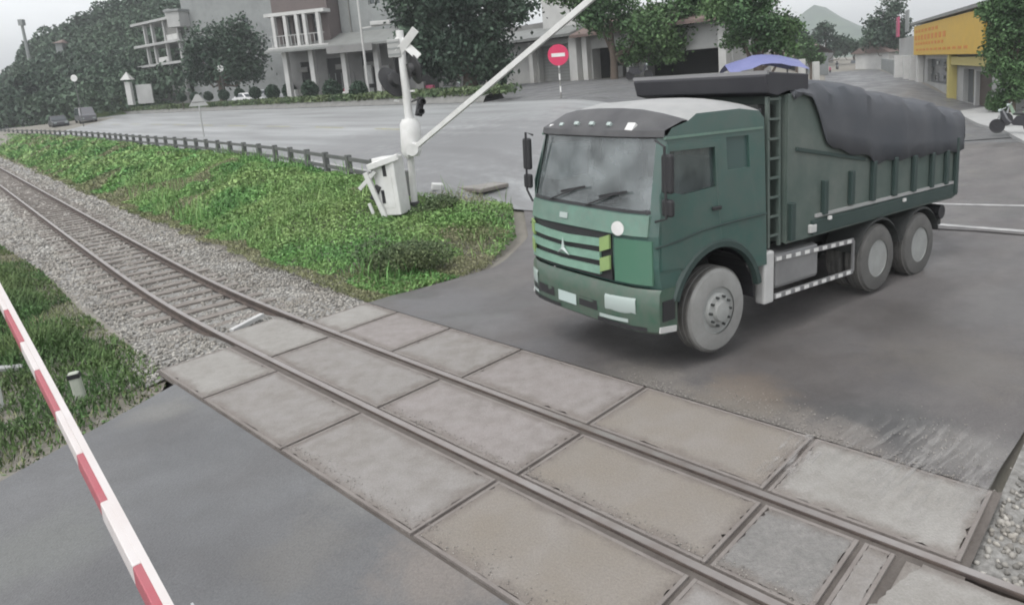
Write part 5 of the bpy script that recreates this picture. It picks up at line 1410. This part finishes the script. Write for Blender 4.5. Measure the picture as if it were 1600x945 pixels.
# --- houses lining the side street, left side
for (px, Y_, w_, h_, lab, m_, rf_) in ((1262, 105, 9, 4.2, 'dim low house with an open dark front on the left of the side street', 'plaster_grey', 'tile_roof'), (1284, 150, 12, 5.0, 'distant grey house at the left end of the side street', 'plaster_dark', 'tin_roof')):
    p = at_y(px, 118, Y_); hX = Facade('street_house', (p.x - 3, p.y, -.2), (.55, -.83) if Y_ < 120 else (.8, -.6), lab)
    hX.wall('wall', -w_ * .7, w_ * .3, 0, h_, M[m_], [(-w_ * .55, -w_ * .2, 0, 2.6), (-w_ * .1, w_ * .18, 0, 2.6)], deep=6, thick=.5, infill=M['dark_in'], fname='shop_opening')
    MB().add([(-w_ * .75, -1.2, h_ - .3), (w_ * .35, -1.2, h_ - .3), (w_ * .35, 3, h_ + 1.3), (-w_ * .75, 3, h_ + 1.3), (-w_ * .75, 7, h_ - .1), (w_ * .35, 7, h_ - .1)], [(0, 1, 2, 3), (3, 2, 5, 4)]).build('roof', M[rf_], hX.root)

# ================================================================== TREES, HILLS
def tree(base, H, crown, m, label, n=7000, sz=.25, name='tree', trunk_r=.22, group=None):
    """crown: list of (x,y,z,rx,ry,rz) lumps relative to the base."""
    root = empty(name, base); tag(root, label, 'tree', group)
    t = MB(); top = Vector((0, 0, H * .55))
    t.tube([(0, 0, -.5), (0.05, .02, H * .2), (-.05, .05, H * .4), top], [trunk_r * 1.3, trunk_r, trunk_r * .8, trunk_r * .5], 9)
    for c in crown[:8]:
        e = Vector(c[:3]); a = Vector((0, 0, H * .25)); t.tube([a, a.lerp(e, .5) + Vector((0, 0, -.1 * H)), e], [trunk_r * .5, trunk_r * .3, trunk_r * .1], 6)
    t.build('trunk', M['bark'], root, smooth=True)
    vol = np.array([c[3] * c[4] + c[4] * c[5] for c in crown]); w = vol / vol.sum()
    Cs, Zs = [], []
    for c, f in zip(crown, w):
        k = int(n * f)
        # each lump is made of smaller clumps so that the outline is uneven
        m_ = 14
        cl = RNG.normal(size=(m_, 3)); cl /= np.linalg.norm(cl, axis=1)[:, None]; cl *= RNG.uniform(.45, .95, (m_, 1))
        idx = RNG.integers(0, m_, k)
        p = cl[idx] + RNG.normal(size=(k, 3)) * .21
        Cs.append(np.array(c[:3]) + p * np.array(c[3:6])); Zs.append(sz * RNG.uniform(.6, 1.5, k))
    V, Fc = leaf_quads(np.concatenate(Cs), np.concatenate(Zs), .2, 1.8)
    raw_mesh('crown', V, Fc, m, root)
    return root
def ptree(px, pb, Y, lumps, m, label, n=7000, sz=.25, **kw):
    """lumps in pixels of the photograph's scale at distance Y: (px, py, rx, ry)"""
    b = at_y(px, pb, Y); k = Y / FPX
    z0 = min(hr(b.x, b.y), b.z) if Y < 100 else b.z
    base = Vector((b.x, b.y, z0)); cr = []
    for (lx, ly, rx, ry) in lumps:
        p = at_y(lx, ly, Y) - base; cr.append((p.x, p.y + random.uniform(-.3, .3) * rx * k, p.z, rx * k, rx * k * .85, ry * k))
    H = max(c[2] + c[5] for c in cr)
    return tree(base, H, cr, m, label, n, sz, **kw)
ptree(735, 132, 55, [(655, 20, 55, 45), (700, 50, 60, 45), (760, 45, 60, 50), (720, 90, 54, 38), (660, 75, 40, 34), (770, 105, 34, 26), (700, 105, 30, 24), (790, 10, 50, 40), (690, -20, 70, 40), (765, 95, 28, 26)], M['leaf_dark'], 'big dark tree overhanging the houses between the signal mast and the white wall', 22000, .36, trunk_r=.5)
ptree(960, 130, 50, [(950, 25, 46, 30), (1000, 45, 52, 36), (1060, 20, 60, 36), (1030, 75, 38, 24), (930, -10, 60, 30), (1090, -5, 50, 30), (985, 80, 26, 20), (1100, 40, 44, 30), (1120, 15, 44, 30), (920, 20, 30, 26)], M['leaf'], 'leafy green tree over the low house, right of the no entry sign', 26000, .26, trunk_r=.25)
ptree(1185, 125, 42, [(1150, 25, 48, 36), (1195, 20, 44, 36), (1220, 50, 32, 28), (1175, 64, 40, 20), (1140, -10, 50, 30), (1225, 78, 22, 14)], M['leaf'], 'rounded green tree above the blue awning', 15000, .21, trunk_r=.3)
ptree(348, 150, 92, [(345, 60, 40, 32), (315, 85, 30, 32), (380, 75, 30, 38), (350, 100, 46, 34), (370, 45, 24, 20), (320, 115, 30, 18), (385, 112, 26, 20)], M['leaf_dark'], 'dome shaped dark green tree in front of the tall grey building', 11000, .42, trunk_r=.4)
ptree(1580, 175, 37, [(1590, 30, 44, 40), (1580, 80, 36, 34), (1610, 60, 44, 44), (1600, 110, 40, 30), (1570, 15, 34, 28), (1625, 120, 30, 36), (1558, 55, 18, 26), (1545, 20, 18, 22), (1560, 100, 20, 22), (1600, -20, 50, 30), (1580, 140, 28, 20)], M['leaf'], 'green tree at the right edge in front of the yellow shop', 20000, .19, trunk_r=.16)
ptree(1385, 120, 120, [(1392, 15, 20, 22), (1378, 45, 26, 24), (1398, 60, 26, 24), (1360, 62, 18, 16), (1415, 40, 14, 14), (1402, -8, 14, 12)], M['leaf_dark'], 'tall dark tree standing left of the yellow sign board', 6000, .5)
ptree(1290, 118, 140, [(1288, 48, 16, 12), (1275, 62, 18, 14), (1310, 66, 22, 12), (1330, 72, 16, 10)], M['leaf_dark'], 'distant trees at the end of the side street', 3500, .6)
ptree(1245, 120, 100, [(1240, 60, 20, 22), (1228, 40, 16, 20), (1256, 78, 14, 12)], M['leaf_dark'], 'dark tree at the left side of the side street', 4000, .5)
ptree(1335, 112, 170, [(1330, 70, 22, 14), (1355, 74, 20, 14), (1312, 80, 16, 10)], M['leaf_dark'], 'distant dark trees behind the boundary wall of the side street', 3000, .6)
ptree(1268, 122, 82, [(1262, 84, 16, 14), (1275, 92, 12, 10), (1254, 70, 14, 14)], M['leaf'], 'small green tree beside the white stall posts', 3000, .3)
# clipped round shrubs in a row along the highway
first = None
for (px, py, r) in ((560, 143, 14), (520, 142, 15), (484, 141, 13), (453, 143, 11), (425, 145, 11), (399, 146, 9), (375, 147, 8), (350, 149, 8), (326, 151, 7), (304, 152, 7), (284, 153, 7)):
    s_ = None
    Y = np.interp(px, [350, 560], [88, 57]); c = at_y(px, py, Y); k = Y / FPX; R = r * k
    labs = 'round clipped shrub in the row along the far side of the highway'
    if first is None:
        root = empty('round_shrub', (c.x, c.y, c.z - R)); tag(root, labs, 'shrub', 'round shrubs in a row along the highway')
        cc, zz = leaf_blob((0, 0, 1), (1, 1, .92), 1500, .28, .6); cc2, zz2 = leaf_blob((.1, 0, 1.2), (.9, .9, .95), 900, .28, .6)
        V, Fc = leaf_quads(np.concatenate([cc, cc2]), np.concatenate([zz, zz2]), .1, 1.6); raw_mesh('foliage', V, Fc, M['leaf_dark'], root)
        MB().tube([(0, 0, -1.6), (0, 0, .8)], [.1, .07], 7).build('stem', M['bark'], root)
        first = root
    else:
        root = copy_tree(first); root.location = (c.x, c.y, c.z - R)
    root.scale = (R, R, R); root.rotation_euler = (0, 0, random.uniform(0, 6))
# low hedge / grass bank under the shrubs
rows = []
S = np.arange(-150, -24, 2.)
for s in S:
    q = guard(s) + 14.2; row = []
    for dq, dz in ((0, 0), (.25, .35), (1.2, .45), (1.5, .35), (1.75, 0)):
        p = W(s, q + dq); row.append((p.x, p.y, hr(p.x, p.y) + dz - .02))
    rows.append(row)
tag(MB().grid(rows).build('raised_verge', M['concrete_grey'], smooth=True), kind='structure')
n = 16000; s = RNG.uniform(-150, -24, n); q = guard(s) + 14.3 + RNG.random(n) * 1.6; x, y = xy(s, q); z = HR(x, y) + .4 + RNG.random(n) * .45
V, Fc = leaf_quads(np.stack([x, y, z], 1), .3 * RNG.uniform(.6, 1.4, n), .3); tag(raw_mesh('verge_plants', V, Fc, M['bush']), kind='stuff')

# wooded hill on the left
ridge = [(-260, 175, 210), (-120, 165, 200), (-40, 150, 190), (2, 138, 180), (28, 112, 172), (60, 76, 170), (110, 52, 165), (165, 25, 165), (210, 6, 165), (270, -25, 165), (340, -45, 170), (430, -55, 180), (560, -60, 200), (700, -20, 230)]
rows = []
rp_ = []
for i in range(len(ridge) - 1):
    for f in np.linspace(0, 1, 6, endpoint=False):
        rp_.append([ridge[i][k] * (1 - f) + ridge[i + 1][k] * f for k in range(3)])
for px, py, Y in rp_:
    top = at_y(px, py + 10, Y); k = (Y - 62) / Y
    row = []
    for f in np.linspace(0, 1, 14):
        Yf = Y * (1 - .38 * f); x_ = at_y(px, py, Yf).x; zb_ = hr(x_, Yf) - .6
        z_ = zb_ + (top.z - zb_) * (1 - f) ** 1.15
        row.append((x_ + .0, Yf, z_ + 1.2 * (vnoise(x_, Yf, 9, 21) - .5)))
    row = [(row[0][0] * 1.15, row[0][1] * 1.25, -2)] + row
    rows.append(row)
hill = MB().grid(rows).build('wooded_hill', M['grass_dark'], smooth=True); tag(hill, kind='structure')
R_ = np.array(rows)                                    # rows x cols x 3
n = 110000
i = RNG.integers(0, R_.shape[0] - 1, n); j = RNG.integers(1, R_.shape[1] - 1, n); u, v = RNG.random(n)[:, None], RNG.random(n)[:, None]
Pp = (R_[i, j] * (1 - u) + R_[i + 1, j] * u) * (1 - v) + (R_[i, j + 1] * (1 - u) + R_[i + 1, j + 1] * u) * v
hgt = 5.5 * (.25 + .95 * vnoise(Pp[:, 0] + 500, Pp[:, 1] + Pp[:, 2] * 2, 4.2, 31)) * np.clip((j + 0) / 1.0, .5, 1)
Pp[:, 2] += hgt * (1 - RNG.random(n) ** 2 * .8)
V, Fc = leaf_quads(Pp, .7 * RNG.uniform(.5, 1.4, n), .3, 1.5)
tag(raw_mesh('hillside_woods', V, Fc, M['leaf_far']), kind='stuff')
for k_, (px, py, r) in enumerate(((18, 128, 14), (48, 82, 12), (72, 66, 10), (104, 54, 14), (128, 38, 12), (158, 22, 13), (190, 12, 13), (212, -6, 14), (240, -20, 18))):
    ptree(px, py + 55, 160, [(px, py, r, r), (px + 6, py + 12, r * 1.1, r), (px - 7, py + 14, r, r)], M['leaf_far'], 'dark tree on the skyline of the wooded hill', 900, 1.0, group='trees on the skyline of the hill', trunk_r=.35)
# dark trees at the hill foot by the far end of the highway
for (px, py, r) in ((20, 160, 22), (62, 140, 30), (110, 140, 30), (150, 135, 26), (190, 130, 24), (225, 125, 22)):
    ptree(px, py + 32, 118, [(px, py, r, r * .8), (px + r * .5, py - r * .5, r * .8, r * .7), (px - r * .5, py - r * .2, r * .8, r * .7)], M['leaf_dark'], 'dark tree at the foot of the wooded hill beside the highway', 2200, .75, group='trees at the foot of the hill')
b = at_y(118, 84, 150); k = 150 / FPX
vi = empty('hillside_house', (b.x, b.y, b.z)); tag(vi, 'small pale house half hidden among the trees high on the hill', 'house')
MB().box((0, -3, 4 * k), (10 * k, 3, 22 * k)).build('wall', M['plaster_grey'], vi)
MB().add([(-7 * k, -5, 14 * k), (7 * k, -5, 14 * k), (7 * k, -1, 14 * k), (-7 * k, -1, 14 * k), (0, -3, 20 * k)], [(0, 1, 4), (1, 2, 4), (2, 3, 4), (3, 0, 4)]).build('roof', M['tile_roof'], vi)

# far hill over the street
rows = []
prof = [(1080, 60), (1160, 55), (1215, 48), (1240, 34), (1258, 18), (1272, 8), (1290, 12), (1306, 26), (1322, 36), (1345, 42), (1380, 52), (1440, 60), (1560, 62), (1700, 60)]
for px, py in prof:
    row = []
    for f in np.linspace(0, 1, 6):
        Y = 900 - 260 * f; p = at_y(px, py, 900); z_ = -2 + (p.z + 2) * (1 - f) ** 1.3
        row.append((p.x, Y, z_ + random.uniform(-3, 3) * (0 < f < 1)))
    rows.append([(row[0][0], 1150, -2)] + row)
tag(MB().grid(rows).build('far_hill', M['leaf_far'], smooth=True), kind='structure')

# ================================================================== VEHICLES AND RIDERS
def car(loc, yaw, m, label, L=4.3, Wd=1.75, Hh=1.45, van=False, group=None):
    r = empty('parked_car' if not van else 'van', loc, (0, 0, yaw)); tag(r, label, 'van' if van else 'car', group)
    if van: pr = [(-L / 2, .35), (-L / 2, Hh * .9), (-L / 2 + .2, Hh), (L / 2 - 1.0, Hh), (L / 2 - .35, Hh * .58), (L / 2, Hh * .5), (L / 2, .35)]
    else: pr = [(-L / 2, .32), (-L / 2, .85), (-L / 2 + .5, .95), (-L / 2 + 1.1, Hh - .02), (.2, Hh), (L / 2 - 1.25, .95), (L / 2 - .1, .78), (L / 2, .6), (L / 2, .32)]
    mb = MB(); n = len(pr)
    for y0, y1 in ((-Wd / 2, Wd / 2),):
        ins = lambda z: .16 * max(0, z - .9)
        mb.add([(x, y0 + ins(z), z) for x, z in pr] + [(x, y1 - ins(z), z) for x, z in pr], [(i, (i + 1) % n, n + (i + 1) % n, n + i) for i in range(n)] + [tuple(range(n)), tuple(range(2 * n - 1, n - 1, -1))])
    mb.build('body', m, r, bevel=.06)
    zt, zb_ = Hh - .1, .98
    gx = [(-L / 2 + .85, zb_), (-L / 2 + 1.2, zt), (.15, zt), (L / 2 - 1.45, zb_)] if not van else [(-L / 2 + .3, zb_ + .1), (-L / 2 + .3, zt), (L / 2 - 1.1, zt), (L / 2 - .75, zb_ + .1)]
    for sg in (1, -1):
        MB().add([(x, sg * (Wd / 2 + .012 - .16 * max(0, z - .9)), z) for x, z in gx], [(0, 1, 2, 3)]).build('side_window', M['glass_dark'], r)
        for xx in (-L / 2 + .8, L / 2 - .8): MB().lathe([(.15, -.1), (.31, -.1), (.32, 0), (.31, .1), (.15, .1)], (xx, sg * (Wd / 2 - .08), .32), 'y', 18).build('wheel', M['black'], r)
        MB().box((L / 2 - .02, sg * Wd * .33, .66), (.08, .32, .14)).build('headlight', M['lens'], r)
    a, b = ((.22, zt + .04), (L / 2 - 1.2, zb_)) if not van else ((L / 2 - .97, zt), (L / 2 - .4, zb_ - .05))
    MB().add([(a[0] + .03, -Wd * .4, a[1]), (a[0] + .03, Wd * .4, a[1]), (b[0] + .03, Wd * .44, b[1]), (b[0] + .03, -Wd * .44, b[1])], [(0, 1, 2, 3)]).build('windscreen', M['glass_dark'], r)
    return r
ang_h = math.atan2(DF[1], DF[0])
g = ground_at(93, 200); car((g.x, g.y, hr(g.x, g.y) + .03), ang_h, M['car_dark'], 'dark car driving on the pale highway at the far left', 4.4, 1.8, 1.6)
def by(px, py, Y):
    p = at_y(px, py, Y); return (p.x, p.y, hr(p.x, p.y))
car(by(42, 178, 112), ang_h, M['car_silver'], 'silver car parked under the trees at the far left of the highway')
car(by(132, 176, 95), ang_h, M['car_grey'], 'dark grey van by the highway left of the hill foot', 4.8, 1.9, 2.1, True)
car(by(388, 155, 84), ang_h + .2, M['car_white'], 'white car parked among the shrubs near the dome shaped tree')
car(by(412, 135, 90), ang_h + 1.2, M['car_silver'], 'silver car parked by the left corner of the brown house')
g = at_z(1336, 112, -.15); car((g.x, g.y, hr(g.x, g.y) + .02), math.radians(-110), M['car_dark'], 'dark car coming along the side street', 4.4, 1.8, 1.5)

def person(parent, joints, shirt, name='rider'):
    me = bpy.data.meshes.new(name); names = list(joints); idx = {k: i for i, k in enumerate(names)}
    E_l = [('pelvis', 'chest'), ('chest', 'neck'), ('neck', 'head'), ('chest', 'shl'), ('shl', 'ell'), ('ell', 'hal'), ('chest', 'shr'), ('shr', 'elr'), ('elr', 'har'), ('pelvis', 'hil'), ('hil', 'knl'), ('knl', 'fol'), ('fol', 'tol'), ('pelvis', 'hir'), ('hir', 'knr'), ('knr', 'for'), ('for', 'tor')]
    me.from_pydata([joints[k][0] for k in names], [(idx[a], idx[b]) for a, b in E_l], [])
    me.materials.append(shirt)
    o = bpy.data.objects.new(name, me); COL.objects.link(o)
    sk = o.modifiers.new('skin', 'SKIN')
    for k in names:
        r = joints[k][1]; me.skin_vertices[0].data[idx[k]].radius = (r, r); me.skin_vertices[0].data[idx[k]].use_root = (k == 'pelvis')
    sub = o.modifiers.new('sub', 'SUBSURF'); sub.levels = 1; sub.render_levels = 2
    return o
def motorbike(loc, yaw, m, label, rider=None, group=None):
    r = empty('motorbike', loc, (0, 0, yaw)); tag(r, label, 'motorbike', group)
    for xx in (.62, -.62): MB().lathe([(.22, -.04), (.28, -.05), (.3, 0), (.28, .05), (.22, .04)], (xx, 0, .3), 'y', 20).lathe([(.0, -.03), (.05, -.05), (.05, .05), (0, .03)], (xx, 0, .3), 'y', 8).build('wheel', M['black'], r)
    MB().prism([(-.75, .55), (-.6, .78), (-.1, .72), (.1, .45), (.35, .5), (.5, .9), (.42, .95), (.25, .6), (0, .35), (-.4, .32)], 'y', -.12, .12).build('body', m, r, bevel=.03)
    MB().box((-.32, 0, .8), (.7, .24, .09)).build('seat', M['black'], r, bevel=.03)
    MB().tube([(.62, 0, .3), (.46, 0, .98)], .035, 8).tube([(.42, -.33, 1.02), (.46, 0, .98), (.42, .33, 1.02)], .018, 6).build('handlebar', M['steel'], r)
    MB().lathe([(.0, .06), (.07, .05), (.08, 0), (.05, -.06)], (.53, 0, .92), 'x', 12).build('headlight', M['lens'], r)
    if rider:
        J = {'pelvis': ((-.22, 0, .92), .14), 'chest': ((-.1, 0, 1.28), .15), 'neck': ((-.05, 0, 1.45), .06), 'head': ((-.02, 0, 1.62), .11),
             'shl': ((-.1, .2, 1.38), .065), 'ell': ((.1, .27, 1.15), .05), 'hal': ((.38, .3, 1.05), .04), 'shr': ((-.1, -.2, 1.38), .065), 'elr': ((.1, -.27, 1.15), .05), 'har': ((.38, -.3, 1.05), .04),
             'hil': ((-.2, .11, .9), .09), 'knl': ((.2, .17, .78), .07), 'fol': ((.05, .17, .38), .05), 'tol': ((.22, .18, .33), .04), 'hir': ((-.2, -.11, .9), .09), 'knr': ((.2, -.17, .78), .07), 'for': ((.05, -.17, .38), .05), 'tor': ((.22, -.18, .33), .04)}
        p = person(None, J, rider, 'person'); p.location = loc; p.rotation_euler = (0, 0, yaw)
        tag(p, 'person in dark clothes and helmet riding a motorbike on the side street', 'person')
        MB().lathe([(.0, .14), (.08, .12), (.13, .05), (.135, -.03), (.12, -.08), (0, -.08)], (-.02, 0, 1.66), 'z', 16).build('helmet', M['black_metal'], p, smooth=True)
    return r
M['cloth_dark'] = mat('cloth_dark', (.05, .05, .06), .9)
g = at_z(1308, 118, -.15); motorbike((g.x, g.y, hr(g.x, g.y)), math.radians(-105), M['car_dark'], 'motorbike carrying a rider down the side street', M['cloth_dark'])
g = at_z(1297, 122, -.15); motorbike((g.x, g.y, hr(g.x, g.y)), math.radians(75), M['purple_red'], 'motorbike parked at the left edge of the side street near the posts')
for (px, py, yaw, lab, m_) in ((1584, 208, 2.3, 'dark motorbike parked on the pavement at the right edge, nearest the kerb', M['car_dark']), (1596, 196, 2.5, 'motorbike parked behind the dark one at the right edge', M['green_tint'])):
    g = at_z(px, py, -.05); motorbike((g.x, g.y, -.07), yaw, m_, lab)
g = at_z(1556, 175, -.05)
bush('potted_plant', (g.x, g.y, -.1), (.8, .7, .8), 2600, .14, M['leaf'], 'bushy potted plant on the pavement beside the shop door', 'plant', lumps=6)
for px, lab in ((785, 'dark bollard left of the white wall foot'), (829, 'dark bin at the right end of the white wall')):
    p = at_y(px, 127, 63); z0 = at_y(px, 130, 63).z
    b_ = MB().tube([(0, 0, -.3), (0, 0, .75), (0, 0, .85)], [.24, .26, .18], 12).build('bin', M['black_metal'], loc=(p.x, p.y, z0), smooth=True); tag(b_, lab, 'bin')

for (px, py, Y, yaw, lab, m_) in ((474, 151, 68, 1.0, 'dark motorbike parked under the awning by the leftmost shop pillar', M['car_dark']), (706, 131, 52, .3, 'motorbike parked under the big dark tree', M['car_grey']),
                                  (560, 149, 64, 2.2, 'motorbike parked in front of the grilled shop opening', M['purple_red']), (1000, 139, 46, .2, 'motorbike parked by the dark opening of the low house', M['car_dark'])):
    p = at_y(px, py, Y); motorbike((p.x, p.y, hr(p.x, p.y)), yaw, m_, lab)

# ================================================================== HAZE
M['haze'] = bpy.data.materials.new('haze'); M['haze'].use_nodes = True
n_, l_ = M['haze'].node_tree.nodes, M['haze'].node_tree.links
n_.clear()
pv = n_.new('ShaderNodeVolumePrincipled'); pv.inputs['Density'].default_value = .0008; pv.inputs['Color'].default_value = (.86, .89, .91, 1)
mo = n_.new('ShaderNodeOutputMaterial'); l_.new(pv.outputs[0], mo.inputs['Volume'])
hz = MB().box((0, 1100, 68), (3400, 3000, 144)).build('haze', M['haze']); tag(hz, kind='stuff')
sc.cycles.filter_width = 1.9
